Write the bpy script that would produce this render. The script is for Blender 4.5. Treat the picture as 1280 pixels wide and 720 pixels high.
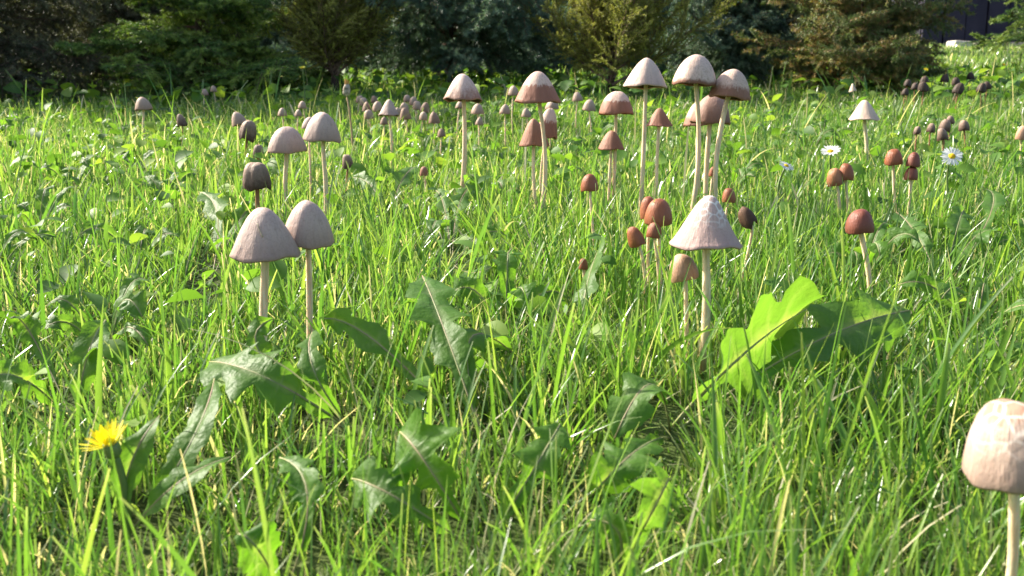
import bpy, math, random
import numpy as np
from mathutils import Vector, Matrix

for _o in list(bpy.data.objects):
    bpy.data.objects.remove(_o)
scene = bpy.context.scene
COL = scene.collection
R = math.radians
SLOPE = 0.0963          # the lawn rises gently away from the camera

# ------------------------------------------------------------------ camera
cam_data = bpy.data.cameras.new('camera')
cam = bpy.data.objects.new('camera', cam_data)
COL.objects.link(cam)
cam.location = (0, 0, 0.15)
cam.rotation_euler = (R(90 - 10.0), 0, 0)
cam_data.sensor_width = 36.0
cam_data.lens = 36.0 * 1150.0 / 1280.0
cam_data.clip_start = 0.01
cam_data.clip_end = 500
cam_data.dof.use_dof = True
cam_data.dof.focus_distance = 0.55
cam_data.dof.aperture_fstop = 30.0
scene.camera = cam

# ------------------------------------------------------------------ light
SUN_EL, SUN_AZ = 38.0, -62.0      # azimuth measured from +Y (view direction), negative = left
sun_dir = Vector((math.sin(R(SUN_AZ)) * math.cos(R(SUN_EL)), math.cos(R(SUN_AZ)) * math.cos(R(SUN_EL)), math.sin(R(SUN_EL))))
world = bpy.data.worlds.new('World')
scene.world = world
world.use_nodes = True
wn = world.node_tree
sky = wn.nodes.new('ShaderNodeTexSky')
sky.sky_type = 'NISHITA'
sky.sun_disc = False
sky.sun_elevation = R(SUN_EL)
sky.sun_rotation = R(SUN_AZ)
sky.air_density = 1.0
sky.dust_density = 3.0
bgn = wn.nodes['Background']
wn.links.new(sky.outputs['Color'], bgn.inputs['Color'])
bgn.inputs['Strength'].default_value = 0.115
sd = bpy.data.lights.new('sun', 'SUN')
sd.energy = 5.0
sd.angle = R(0.55)
sd.color = (1.0, 0.93, 0.80)
sun = bpy.data.objects.new('sun', sd)
COL.objects.link(sun)
sun.location = sun_dir * 20
sun.rotation_euler = sun_dir.to_track_quat('Z', 'Y').to_euler()
scene.view_settings.view_transform = 'Standard'
scene.view_settings.look = 'None'
scene.view_settings.exposure = 1.33
scene.view_settings.gamma = 1.0
scene.view_settings.use_curve_mapping = False
scene.render.engine = 'CYCLES'
scene.cycles.max_bounces = 10
scene.cycles.transmission_bounces = 6
scene.cycles.diffuse_bounces = 5

# ------------------------------------------------------------------ layout (metres; x right, y away, z up)
MUSHROOMS = [
    ('cracked', 'round', 0.1168, 0.2045, 0.117, 0.0698, 0.0109, 0.0179, -3, 'pale mushroom with cracked white skin and brown patch beside the thick grass', None),
    ('pale', 'cone', -0.103, 0.371, -0.1002, 0.0985, 0.014, 0.0192, 0, 'large grey pink conical mushroom with a grass shred on its cap', None),
    ('pale', 'bell', -0.0886, 0.3858, -0.0861, 0.1015, 0.0108, 0.0179, 3, 'smooth grey mushroom cap half hidden by the larger grey cone in front', None),
    ('scarred', 'flare', 0.0848, 0.3993, 0.0846, 0.0988, 0.0154, 0.0216, 0, 'wide lilac grey conical mushroom with flaking white tip', None),
    ('tan', 'dome', 0.0819, 0.4113, 0.0783, 0.0823, 0.0069, 0.011, -14, 'small tan mushroom with scarred cap leaning beside wide lilac cone', None),
    ('red', 'dome', 0.0819, 0.4954, 0.0791, 0.0982, 0.0078, 0.0134, 0, 'round glossy rust brown mushroom, front of the little rust cluster', None),
    ('red', 'dome', 0.0794, 0.5044, 0.0756, 0.1003, 0.0053, 0.0118, -8, 'rust cap peeking out behind the round glossy rust mushroom', None),
    ('red', 'dome', 0.0703, 0.4868, 0.0669, 0.0875, 0.0047, 0.0103, -16, 'dark rust cap buried in grass at the foot of the rust cluster', None),
    ('red', 'dome', 0.0784, 0.4902, 0.0759, 0.0914, 0.0043, 0.0086, 4, 'tiny rust cap pressed under the round glossy rust mushroom', None),
    ('red', 'dome', 0.057, 0.6146, 0.0517, 0.1076, 0.0061, 0.0111, -4, 'lone small red brown button mushroom on a thin bent stem', None),
    ('mottled', 'cone', -0.0458, 0.7917, -0.0412, 0.1714, 0.0165, 0.0217, 2, 'pale conical mushroom with mottled brown streaks before the blue spruce', None),
    ('twotone', 'cone', 0.0193, 0.7202, 0.0196, 0.1683, 0.0175, 0.0227, 0, 'tall mushroom with pale jagged crown and wide chestnut rim', None),
    ('brown', 'cone', 0.0227, 0.7504, 0.0181, 0.1349, 0.0119, 0.0209, 0, 'chestnut cone tucked behind the stem of the tall pale crowned mushroom', None),
    ('twotone', 'bell', 0.0268, 0.805, 0.0297, 0.1406, 0.0093, 0.0244, 6, 'small white tipped brown cap behind the chestnut cone', None),
    ('twotone', 'bell', 0.0833, 0.7583, 0.0842, 0.1597, 0.0143, 0.0178, 0, 'brown mushroom with thin pale skullcap above a plain brown one', None),
    ('brown', 'cone', 0.0801, 0.7583, 0.0809, 0.1315, 0.0108, 0.0148, 0, 'plain brown mushroom sheltered under the pale skullcapped brown one', None),
    ('pale_tall', 'cone', 0.0959, 0.6923, 0.0983, 0.1785, 0.0159, 0.0206, 2, 'tallest slender mushroom, all pale pink cone on a long cream stem', None),
    ('brown', 'flare', 0.1172, 0.7426, 0.117, 0.1501, 0.0111, 0.0137, 0, 'small pinkish brown cone between the tall pale mushrooms', None),
    ('pale_rim', 'bell', 0.1346, 0.706, 0.1368, 0.1809, 0.0168, 0.0216, 2, 'tall pale mushroom with thin ragged dark rim, stem crossing the brown caps', None),
    ('twotone_low', 'bell', 0.1595, 0.706, 0.1636, 0.1709, 0.0156, 0.0211, 7, 'tall mushroom with pale dome and brown lower band, tilted outward', None),
    ('brown_dusty', 'bell', 0.1602, 0.7583, 0.1609, 0.1527, 0.0165, 0.0229, 3, 'dusty brown bell mushroom overlapping its pale sided neighbour', None),
    ('twotone_low', 'cone', 0.1649, 0.8005, 0.159, 0.1508, 0.0127, 0.0195, -4, 'pale sided cap squeezed behind the dusty brown bell', None),
    ('red', 'dome', 0.1498, 0.6424, 0.1512, 0.0979, 0.005, 0.0095, 0, 'tiny rust button in the grass behind the wide lilac cone', None),
    ('red', 'dome', 0.1602, 0.7426, 0.1611, 0.1103, 0.0035, 0.0076, 0, 'pinhead rust button between the stems of the tall cluster', None),
    ('withered', 'dome', 0.1263, 0.5136, 0.1335, 0.0958, 0.0049, 0.0107, -30, 'withered dark brown mushroom with upturned shrivelled cap on a pale slanting stem', None),
    ('cream', 'flare', 0.4033, 1.0574, 0.3979, 0.1573, 0.0172, 0.0213, 0, 'cream conical mushroom alone among the tall grass', None),
    ('darkred', 'dome', 0.1948, 0.4902, 0.1862, 0.0944, 0.0077, 0.012, -5, 'dark red button mushroom on a curved cream stem', None),
    ('red', 'dome', 0.2604, 0.713, 0.2572, 0.1094, 0.0062, 0.0122, 4, 'upper rust cap of the touching pair near the daisies', None),
    ('tan_red', 'dome', 0.2543, 0.713, 0.25, 0.1058, 0.0068, 0.0123, -18, 'lower orange cap of the touching pair near the daisies', None),
    ('red', 'dome', 0.3157, 0.7504, 0.3087, 0.1195, 0.0071, 0.0122, -4, 'rust button standing upright next to the two stacked dark rust caps', None),
    ('darkred', 'dome', 0.3213, 0.7426, 0.321, 0.118, 0.0054, 0.0114, 5, 'upper dark rust cap of two stacked near the open daisy', None),
    ('darkred', 'dome', 0.32, 0.7426, 0.3199, 0.1078, 0.0055, 0.0102, 0, 'lower dark rust cap of two stacked near the open daisy', None),
    ('cream', 'flare', 0.6335, 1.7477, 0.6335, 0.2133, 0.0074, 0.0145, -8, 'tiny cream cap beyond the lone cream cone', None),
    ('tan', 'dome', 0.5683, 1.0409, 0.5683, 0.1352, 0.0063, 0.015, 0, 'small tan cap standing in grass past the open daisy', None),
    ('pale', 'bell', -0.1441, 0.706, -0.1437, 0.1394, 0.0142, 0.0208, 4, 'tall grey bell mushroom beside a shorter grey cone', None),
    ('pale', 'bell', -0.1755, 0.805, -0.1752, 0.1481, 0.0062, 0.0095, 0, 'small pale cap peeping out behind the tall grey bell', None),
    ('pale', 'bell', -0.1804, 0.7426, -0.1795, 0.13, 0.0153, 0.0195, -2, 'grey cone with a dimpled top, shorter than the bell beside it', None),
    ('dark', 'barrel', -0.177, 0.6482, -0.1786, 0.107, 0.0098, 0.0178, 0, 'dark wrinkled barrel shaped cap on an orange brown stem', None),
    ('grey', 'bell', -0.3281, 1.1336, -0.33, 0.1512, 0.0097, 0.0162, -14, 'pale grey cap leaning on a dark streaked one', None),
    ('dark', 'barrel', -0.2923, 1.0318, -0.2932, 0.1354, 0.0093, 0.0209, 10, 'dark streaked cap below the leaning pale grey one', None),
    ('grey', 'bell', -0.4964, 1.2611, -0.4953, 0.1714, 0.0118, 0.0169, -4, 'grey bell mushroom standing alone before the dark conifers', None),
    ('dark', 'bell', -0.4195, 1.1861, -0.4185, 0.1502, 0.0066, 0.015, -12, 'small dark tipped cap leaning behind a long pale blade', None),
    ('dark', 'barrel', -0.2486, 0.9074, -0.2478, 0.1194, 0.0051, 0.0124, 0, 'small black cap behind the wrinkled barrel cap', None),
    ('dark', 'barrel', -0.1497, 0.8501, -0.1504, 0.1119, 0.0051, 0.0123, 0, 'shrunken brown black cap at the foot of the dry stalk', None),
    ('brown', 'dome', -0.0741, 0.7791, -0.0741, 0.109, 0.0037, 0.0074, 0, 'lone tiny brown cap sunk in the lawn', None),
    ('red', 'dome', 0.0385, 0.4857, 0.038, 0.0748, 0.0026, 0.0056, 0, 'tiny red cap showing beside the bright upright leaf', None),
    ('pale', 'flare', -0.1342, 1.0276, -0.1352, 0.1614, 0.0119, 0.0172, 0, 'light grey cone standing in front of the huddled small caps', None),
    ('grey', 'bell', -0.3001, 1.2232, -0.3001, 0.1628, 0.0063, 0.0105, 3, 'small greyish cap in the shade near the conifers', 'small grey mushrooms near the dark conifers'),
    ('grey', 'bell', -0.2786, 1.2208, -0.2786, 0.1626, 0.0052, 0.0087, 3, 'small greyish cap in the shade near the conifers', 'small grey mushrooms near the dark conifers'),
    ('grey', 'bell', -0.3012, 1.3469, -0.3012, 0.1747, 0.0063, 0.0105, 3, 'small greyish cap in the shade near the conifers', 'small grey mushrooms near the dark conifers'),
    ('grey', 'bell', -0.5372, 1.6429, -0.5372, 0.2032, 0.0063, 0.0105, 3, 'small greyish cap in the shade near the conifers', 'small grey mushrooms near the dark conifers'),
    ('grey', 'bell', -0.5501, 1.7333, -0.5501, 0.2119, 0.0066, 0.011, 3, 'small greyish cap in the shade near the conifers', 'small grey mushrooms near the dark conifers'),
    ('grey', 'barrel', -0.2312, 1.4728, -0.2324, 0.1818, 0.0063, 0.0117, -6, 'small grey brown cap in the huddle under the blue spruce', 'huddled caps under the blue spruce'),
    ('greydark', 'bell', -0.2101, 1.367, -0.2113, 0.1716, 0.007, 0.013, -4, 'small grey brown cap in the huddle under the blue spruce', 'huddled caps under the blue spruce'),
    ('grey', 'barrel', -0.1884, 1.2378, -0.1895, 0.1592, 0.0064, 0.0118, -3, 'small grey brown cap in the huddle under the blue spruce', 'huddled caps under the blue spruce'),
    ('grey', 'dome', -0.1941, 1.3606, -0.1952, 0.171, 0.0076, 0.0141, -4, 'small grey brown cap in the huddle under the blue spruce', 'huddled caps under the blue spruce'),
    ('greydark', 'bell', -0.1393, 1.2337, -0.1403, 0.1588, 0.0079, 0.0148, -6, 'small grey brown cap in the huddle under the blue spruce', 'huddled caps under the blue spruce'),
    ('grey', 'dome', -0.1548, 1.3529, -0.156, 0.1703, 0.0069, 0.0129, 6, 'small grey brown cap in the huddle under the blue spruce', 'huddled caps under the blue spruce'),
    ('grey', 'dome', -0.1542, 1.4819, -0.1555, 0.1827, 0.007, 0.0129, -1, 'small grey brown cap in the huddle under the blue spruce', 'huddled caps under the blue spruce'),
    ('greydark', 'bell', -0.1242, 1.3466, -0.1254, 0.1697, 0.0075, 0.0139, 6, 'small grey brown cap in the huddle under the blue spruce', 'huddled caps under the blue spruce'),
    ('grey', 'dome', -0.1148, 1.2199, -0.1158, 0.1575, 0.0057, 0.0107, 5, 'small grey brown cap in the huddle under the blue spruce', 'huddled caps under the blue spruce'),
    ('greydark', 'bell', -0.0968, 1.1781, -0.0978, 0.1534, 0.0076, 0.0141, -1, 'small grey brown cap in the huddle under the blue spruce', 'huddled caps under the blue spruce'),
    ('greydark', 'bell', -0.0761, 1.0195, -0.077, 0.1382, 0.0048, 0.009, -3, 'small grey brown cap in the huddle under the blue spruce', 'huddled caps under the blue spruce'),
    ('grey', 'barrel', -0.2482, 1.532, -0.2495, 0.1875, 0.0059, 0.0109, 4, 'small grey brown cap in the huddle under the blue spruce', 'huddled caps under the blue spruce'),
    ('greydark', 'bell', -0.2234, 1.532, -0.2247, 0.1875, 0.0059, 0.0109, -6, 'small grey brown cap in the huddle under the blue spruce', 'huddled caps under the blue spruce'),
    ('grey', 'barrel', -0.1718, 1.55, -0.1731, 0.1893, 0.0059, 0.0111, -5, 'small grey brown cap in the huddle under the blue spruce', 'huddled caps under the blue spruce'),
    ('grey', 'barrel', -0.1398, 1.388, -0.141, 0.1737, 0.0065, 0.0121, 1, 'small grey brown cap in the huddle under the blue spruce', 'huddled caps under the blue spruce'),
    ('grey', 'barrel', -0.1582, 1.3038, -0.1593, 0.1656, 0.005, 0.0093, 2, 'small grey brown cap in the huddle under the blue spruce', 'huddled caps under the blue spruce'),
    ('greydark', 'bell', -0.1579, 1.1598, -0.1589, 0.1517, 0.005, 0.0093, 0, 'small grey brown cap in the huddle under the blue spruce', 'huddled caps under the blue spruce'),
    ('grey', 'bell', -0.0427, 1.1578, -0.0425, 0.1648, 0.0084, 0.0126, 2, 'small grey cap on a thin stem in shaded grass behind the tall brown mushrooms', 'small caps scattered behind the tall brown mushrooms'),
    ('grey', 'bell', -0.0672, 1.2055, -0.0669, 0.1725, 0.0062, 0.0091, 0, 'small grey cap on a thin stem in shaded grass behind the tall brown mushrooms', 'small caps scattered behind the tall brown mushrooms'),
    ('grey', 'bell', -0.0401, 1.1398, -0.04, 0.1512, 0.0049, 0.0096, 3, 'small grey cap on a thin stem in shaded grass behind the tall brown mushrooms', 'small caps scattered behind the tall brown mushrooms'),
    ('grey', 'bell', -0.0089, 1.1578, -0.0089, 0.1648, 0.0069, 0.0116, 1, 'small grey cap on a thin stem in shaded grass behind the tall brown mushrooms', 'small caps scattered behind the tall brown mushrooms'),
    ('grey', 'bell', 0.0034, 1.2571, 0.0021, 0.1903, 0.008, 0.0126, 2, 'small grey cap on a thin stem in shaded grass behind the tall brown mushrooms', 'small caps scattered behind the tall brown mushrooms'),
    ('grey', 'bell', 0.0176, 1.1398, 0.0175, 0.1608, 0.0063, 0.0105, 1, 'small grey cap on a thin stem in shaded grass behind the tall brown mushrooms', 'small caps scattered behind the tall brown mushrooms'),
    ('grey', 'bell', 0.0505, 1.1764, 0.0502, 0.171, 0.009, 0.0118, -1, 'small grey cap on a thin stem in shaded grass behind the tall brown mushrooms', 'small caps scattered behind the tall brown mushrooms'),
    ('grey', 'bell', 0.0922, 1.3132, 0.0918, 0.1844, 0.0078, 0.0121, -3, 'small grey cap on a thin stem in shaded grass behind the tall brown mushrooms', 'small caps scattered behind the tall brown mushrooms'),
    ('grey', 'bell', 0.1047, 1.2571, 0.103, 0.1703, 0.0091, 0.0147, 4, 'small grey cap on a thin stem in shaded grass behind the tall brown mushrooms', 'small caps scattered behind the tall brown mushrooms'),
    ('dark', 'dome', 0.5102, 1.1001, 0.5092, 0.1439, 0.0071, 0.0139, 7, 'dark brown cap in the knot of caps beyond the daisies', 'dark caps by the open daisy'),
    ('dark', 'dome', 0.4664, 1.0079, 0.4656, 0.1351, 0.0065, 0.0128, -7, 'dark brown cap in the knot of caps beyond the daisies', 'dark caps by the open daisy'),
    ('dark', 'dome', 0.5377, 1.1084, 0.5367, 0.1447, 0.0062, 0.0121, -5, 'dark brown cap in the knot of caps beyond the daisies', 'dark caps by the open daisy'),
    ('dark', 'dome', 0.4893, 1.0892, 0.4884, 0.1429, 0.0051, 0.0101, 7, 'dark brown cap in the knot of caps beyond the daisies', 'dark caps by the open daisy'),
    ('dark', 'dome', 0.5599, 1.1914, 0.5589, 0.1527, 0.0051, 0.01, -5, 'dark brown cap in the knot of caps beyond the daisies', 'dark caps by the open daisy'),
    ('dark', 'dome', 0.4639, 1.0669, 0.463, 0.1407, 0.0046, 0.009, 7, 'dark brown cap in the knot of caps beyond the daisies', 'dark caps by the open daisy'),
    ('black', 'dome', 0.8285, 1.8893, 0.8269, 0.2319, 0.0088, 0.0164, 2, 'black ageing cap in the loose group on the far sunny lawn', 'black caps on the far lawn'),
    ('black', 'dome', 0.7274, 1.6598, 0.726, 0.2098, 0.0092, 0.017, -5, 'black ageing cap in the loose group on the far sunny lawn', 'black caps on the far lawn'),
    ('black', 'dome', 0.9171, 1.9957, 0.9154, 0.2422, 0.0085, 0.0157, 7, 'black ageing cap in the loose group on the far sunny lawn', 'black caps on the far lawn'),
    ('black', 'dome', 0.8844, 1.8717, 0.8829, 0.2302, 0.008, 0.0147, -7, 'black ageing cap in the loose group on the far sunny lawn', 'black caps on the far lawn'),
    ('black', 'dome', 0.7631, 1.6065, 0.7617, 0.2047, 0.0096, 0.0178, 7, 'black ageing cap in the loose group on the far sunny lawn', 'black caps on the far lawn'),
    ('black', 'dome', 1.0305, 2.1147, 1.0287, 0.2536, 0.0081, 0.015, 0, 'black ageing cap in the loose group on the far sunny lawn', 'black caps on the far lawn'),
    ('black', 'dome', 0.8788, 1.7366, 0.8773, 0.2172, 0.0074, 0.0137, -6, 'black ageing cap in the loose group on the far sunny lawn', 'black caps on the far lawn'),
    ('black', 'dome', 0.8223, 1.6462, 0.8209, 0.2085, 0.0084, 0.0156, 6, 'black ageing cap in the loose group on the far sunny lawn', 'black caps on the far lawn'),
    ('black', 'dome', 0.7381, 1.7217, 0.7366, 0.2158, 0.0066, 0.0122, 3, 'black ageing cap in the loose group on the far sunny lawn', 'black caps on the far lawn'),
    ('black', 'dome', 0.7685, 1.8263, 0.7669, 0.2259, 0.007, 0.013, 8, 'black ageing cap in the loose group on the far sunny lawn', 'black caps on the far lawn'),
    ('black', 'dome', 0.6555, 1.5646, 0.6541, 0.2007, 0.006, 0.0111, 4, 'black ageing cap in the loose group on the far sunny lawn', 'black caps on the far lawn'),
]
PLANTS = [
    ('dandelion_plant', 'dandelion with two huge overlapping jagged leaves, one glowing yellow green', 'dandelion', [([(0.0621, 0.347, 0.0404), (0.0872, 0.3421, 0.0629), (0.1234, 0.3783, 0.0744)], 0.054, 3, 0, 8, 1.5), ([(0.0633, 0.3392, 0.0397), (0.1203, 0.364, 0.0621), (0.1791, 0.4063, 0.0681)], 0.034, 3, -2, 12, -0.7), ([(0.0602, 0.336, 0.0414), (0.0498, 0.3166, 0.0595), (0.0347, 0.2981, 0.0457)], 0.022, 2, 0, 14, -0.7), ([(0.0584, 0.3286, 0.0406), (0.0401, 0.2753, 0.0505), (0.0242, 0.2629, 0.0403)], 0.02, 3, 5, 16, -0.7)], None),
    ('dandelion_plant', 'dandelion with a dark lobed leaf beneath the two big grey mushrooms', 'dandelion', [([(-0.0563, 0.336, 0.0414), (-0.083, 0.3128, 0.0611), (-0.115, 0.3396, 0.0617)], 0.029, 3, 8, 14, -0.7), ([(-0.0569, 0.3345, 0.0412), (-0.0696, 0.3164, 0.0625), (-0.0767, 0.3473, 0.0724)], 0.012, 2, 10, 12, -0.7), ([(-0.0578, 0.336, 0.0414), (-0.0947, 0.3414, 0.0619), (-0.0923, 0.3487, 0.0766)], 0.012, 2, 40, 14, -0.7)], None),
    ('dandelion_plant', 'dandelion with upright dark green leaves and a reddish stalk mid lawn', 'dandelion', [([(-0.0081, 0.318, 0.0396), (-0.0245, 0.3439, 0.0691), (-0.0392, 0.3974, 0.0853)], 0.026, 3, 5, 18, -0.7), ([(-0.0087, 0.318, 0.0396), (-0.0508, 0.3552, 0.0632), (-0.0755, 0.3617, 0.0738)], 0.015, 2, 30, 14, -0.7), ([(-0.008, 0.316, 0.0394), (-0.0169, 0.3452, 0.0672), (0.0, 0.3621, 0.0599)], 0.016, 2, -25, 16, -0.7)], None),
    ('dandelion_plant', 'dandelion with a broad sunlit leaf standing low among coarse blades', 'dandelion', [([(-0.0095, 0.256, 0.0297), (-0.0228, 0.2488, 0.053), (-0.0336, 0.2645, 0.0595)], 0.028, 3, 0, 12, 1.0), ([(-0.0095, 0.2551, 0.0296), (-0.0317, 0.246, 0.0457), (-0.0475, 0.2591, 0.0469)], 0.02, 3, 10, 16, -0.7), ([(-0.009, 0.2551, 0.0296), (0.006, 0.2632, 0.0473), (0.0151, 0.2773, 0.0577)], 0.016, 2, -24, 18, -0.7)], None),
    ('dandelion_plant', 'dandelion rosette of narrow silvery leaves around the yellow flower', 'dandelion', [([(-0.1195, 0.2638, 0.0304), (-0.1138, 0.2591, 0.0489), (-0.1082, 0.2716, 0.0622)], 0.011, 0, -10, 24, -0.7), ([(-0.1189, 0.2633, 0.0304), (-0.0988, 0.2531, 0.0464), (-0.0856, 0.2665, 0.0507)], 0.012, 0, 10, 20, -0.7), ([(-0.1193, 0.2662, 0.0306), (-0.1008, 0.2732, 0.0513), (-0.103, 0.308, 0.0637)], 0.013, 0, 5, 20, -0.7)], None),
    ('dandelion_plant', 'single bright yellow green leaf standing upright beside the rust cluster', 'dandelion', [([(0.0343, 0.4282, 0.0512), (0.0364, 0.4438, 0.0717), (0.0503, 0.4912, 0.0913)], 0.022, 3, 0, 12, 1.0), ([(0.0336, 0.4282, 0.0512), (0.0227, 0.4272, 0.0631), (0.0122, 0.4309, 0.0655)], 0.011, 2, 30, 18, -0.7)], None),
    ('dandelion_plant', 'dandelion with low leaves beyond the dark red button mushroom', 'dandelion', [([(0.2588, 0.544, 0.0614), (0.2867, 0.5699, 0.0799), (0.3073, 0.5747, 0.0843)], 0.02, 2, 20, 18, -0.7), ([(0.2578, 0.544, 0.0614), (0.2833, 0.5842, 0.0833), (0.3064, 0.6235, 0.094)], 0.018, 2, -20, 18, -0.7), ([(0.2578, 0.544, 0.0614), (0.2543, 0.5699, 0.0799), (0.2635, 0.6307, 0.0917)], 0.018, 3, 20, 16, -0.7), ([(0.2597, 0.544, 0.0614), (0.3394, 0.6503, 0.0916), (0.3534, 0.6972, 0.1031)], 0.018, 2, 25, 16, -0.7)], None),
    ('dandelion_plant', 'dandelion with short drooping leaves below the huge overlapping leaves', 'dandelion', [([(0.0279, 0.2392, 0.028), (0.0295, 0.2356, 0.0397), (0.0216, 0.2386, 0.043)], 0.018, 2, 0, 12, 1.0), ([(0.0286, 0.2392, 0.028), (0.038, 0.2355, 0.0467), (0.044, 0.2449, 0.0526)], 0.02, 3, 0, 12, 1.0)], None),
    ('dandelion_plant', 'dandelion with grey folded leaves below the dark lobed leaf', 'dandelion', [([(-0.0624, 0.2336, 0.0255), (-0.0657, 0.2242, 0.0406), (-0.071, 0.224, 0.0456)], 0.016, 0, -10, 22, -0.7), ([(-0.063, 0.2336, 0.0255), (-0.0564, 0.2403, 0.0481), (-0.0683, 0.2579, 0.0538)], 0.013, 2, 20, 22, -0.7)], None),
    ('dandelion_plant', 'dandelion with pale leaf tips in open grass above the yellow flower', 'dandelion', [([(-0.1739, 0.3517, 0.0429), (-0.168, 0.3527, 0.059), (-0.1696, 0.3758, 0.0702)], 0.016, 0, -5, 22, -0.7), ([(-0.1745, 0.3517, 0.0429), (-0.1765, 0.327, 0.0565), (-0.1857, 0.3191, 0.0617)], 0.02, 2, 30, 18, -0.7), ([(-0.1739, 0.3517, 0.0429), (-0.2044, 0.3824, 0.0618), (-0.2101, 0.378, 0.0704)], 0.014, 2, 20, 18, -0.7)], None),
    ('dandelion_plant', 'dandelion with pale yellow green leaves under the wrinkled barrel cap', 'dandelion', [([(-0.1905, 0.5735, 0.0642), (-0.2076, 0.6476, 0.0874), (-0.2349, 0.6947, 0.1009)], 0.022, 2, 20, 12, -0.7), ([(-0.1895, 0.5735, 0.0642), (-0.1892, 0.6383, 0.0855), (-0.1822, 0.6503, 0.0916)], 0.018, 2, -10, 12, -0.7), ([(-0.1905, 0.5735, 0.0642), (-0.1655, 0.4805, 0.0653), (-0.1572, 0.4822, 0.0714)], 0.014, 1, 0, 12, -0.7)], None),
    ('dandelion_plant', 'dandelion of small leaves near the stems of the mottled pale mushroom', 'dandelion', [([(-0.0401, 0.618, 0.0685), (-0.0397, 0.6718, 0.0897), (-0.0308, 0.7122, 0.1046)], 0.018, 2, 10, 12, -0.7), ([(-0.0412, 0.618, 0.0685), (-0.0491, 0.6718, 0.0897), (-0.0588, 0.7141, 0.1008)], 0.014, 2, 20, 12, -0.7), ([(-0.0401, 0.618, 0.0685), (-0.0181, 0.5142, 0.0685), (0.0, 0.5304, 0.0801)], 0.015, 1, -20, 12, -0.7)], None),
    ('dandelion_plant', 'low dandelion between the light grey cone and the mottled mushroom', 'dandelion', [([(-0.1016, 0.7579, 0.08), (-0.0964, 0.7957, 0.1006), (-0.0884, 0.8534, 0.1132)], 0.02, 2, -10, 14, -0.7), ([(-0.1029, 0.7579, 0.08), (-0.1186, 0.7869, 0.0978), (-0.1404, 0.8121, 0.1052)], 0.02, 2, 20, 14, -0.7), ([(-0.1002, 0.7476, 0.079), (-0.0857, 0.7041, 0.0868), (-0.0768, 0.6901, 0.0905)], 0.016, 1, -30, 14, -0.7)], None),
]
FLOWERS = [
    ('daisy', 'open white daisy with yellow centre turned toward the mushrooms', (0.3691, 0.7792, 0.125), 0.0094, 0.3737, -10, 35, None),
    ('daisy', 'white daisy seen edge on, beside the rust cap pair', (0.2668, 0.7791, 0.129), 0.0087, 0.2709, -25, 60, None),
    ('daisy', 'half closed white daisy drooping between tall blades', (0.205, 0.6927, 0.1207), 0.0063, 0.2076, 30, 55, None),
    ('yellow', 'yellow dandelion flower half open beside narrow silvery leaves', (-0.117, 0.2556, 0.0586), 0.0072, -0.1172, 0, 78, None),
    ('small', 'tiny yellow flower beside the brown dry conifer', (1.1626, 2.6533, 0.3055), 0.0079, 1.1648, 0, 50, None),
    ('small', 'pair of tiny yellow flowers beneath the far overhanging branch', (1.5907, 3.0546, 0.3442), 0.0078, 1.594, 0, 50, 'far yellow flowers on the sunny lawn'),
    ('small', 'pair of tiny yellow flowers beneath the far overhanging branch', (1.7045, 3.2166, 0.3598), 0.0082, 1.7085, 0, 50, 'far yellow flowers on the sunny lawn'),
    ('small', 'small yellow flower under the golden shrub', (-0.3696, 1.6649, 0.2503), 0.0056, -0.3707, 0, 60, None),
]
STALK = ((-0.1871, 1.0889, 0.1309), (-0.1919, 1.0889, 0.1858), (-0.1904, 1.0889, 0.2057))


# ------------------------------------------------------------------ helpers
def gz(x, y):
    """height of the lawn's soil"""
    return SLOPE * y + 0.003 * np.sin(7.0 * x + 1.0) * np.sin(5.0 * y)

def link(o, parent=None):
    COL.objects.link(o)
    if parent is not None:
        o.parent = parent
    return o

def mesh_obj(name, verts, faces, mat, parent=None, smooth=True, attrs=None, mats=None, mat_index=None):
    me = bpy.data.meshes.new(name)
    me.from_pydata([tuple(map(float, v)) for v in verts], [], faces)
    finish(me, mat if mats is None else mats, smooth, attrs, mat_index)
    return link(bpy.data.objects.new(name, me), parent)

def finish(me, mats, smooth, attrs, mat_index):
    if not isinstance(mats, (list, tuple)):
        mats = [mats]
    for m_ in mats:
        me.materials.append(m_)
    if mat_index is not None:
        me.polygons.foreach_set('material_index', np.asarray(mat_index, dtype=np.int32))
    me.polygons.foreach_set('use_smooth', np.full(len(me.polygons), smooth, dtype=bool))
    for k, (kind, data) in (attrs or {}).items():
        a = me.attributes.new(k, kind, 'POINT')
        a.data.foreach_set('value' if kind == 'FLOAT' else 'color', np.asarray(data, dtype=np.float32).ravel())
    me.update()

def np_mesh(name, V, Q, mats, smooth=True, attrs=None, mat_index=None):
    """mesh from numpy arrays; Q is (n,3) or (n,4)"""
    me = bpy.data.meshes.new(name)
    n, k = Q.shape
    me.vertices.add(len(V))
    me.vertices.foreach_set('co', V.astype(np.float32).ravel())
    me.loops.add(n * k)
    me.loops.foreach_set('vertex_index', Q.astype(np.int32).ravel())
    me.polygons.add(n)
    me.polygons.foreach_set('loop_start', np.arange(0, n * k, k, dtype=np.int32))
    me.update(calc_edges=True)
    finish(me, mats, smooth, attrs, mat_index)
    return me

def empty(name, loc, label=None, cat=None, group=None, rz=0.0):
    o = bpy.data.objects.new(name, None)
    o.empty_display_size = 0.02
    COL.objects.link(o)
    o.location = loc
    o.rotation_euler = (0, 0, rz)
    if label: o['label'] = label
    if cat: o['category'] = cat
    if group: o['group'] = group
    return o

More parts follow.
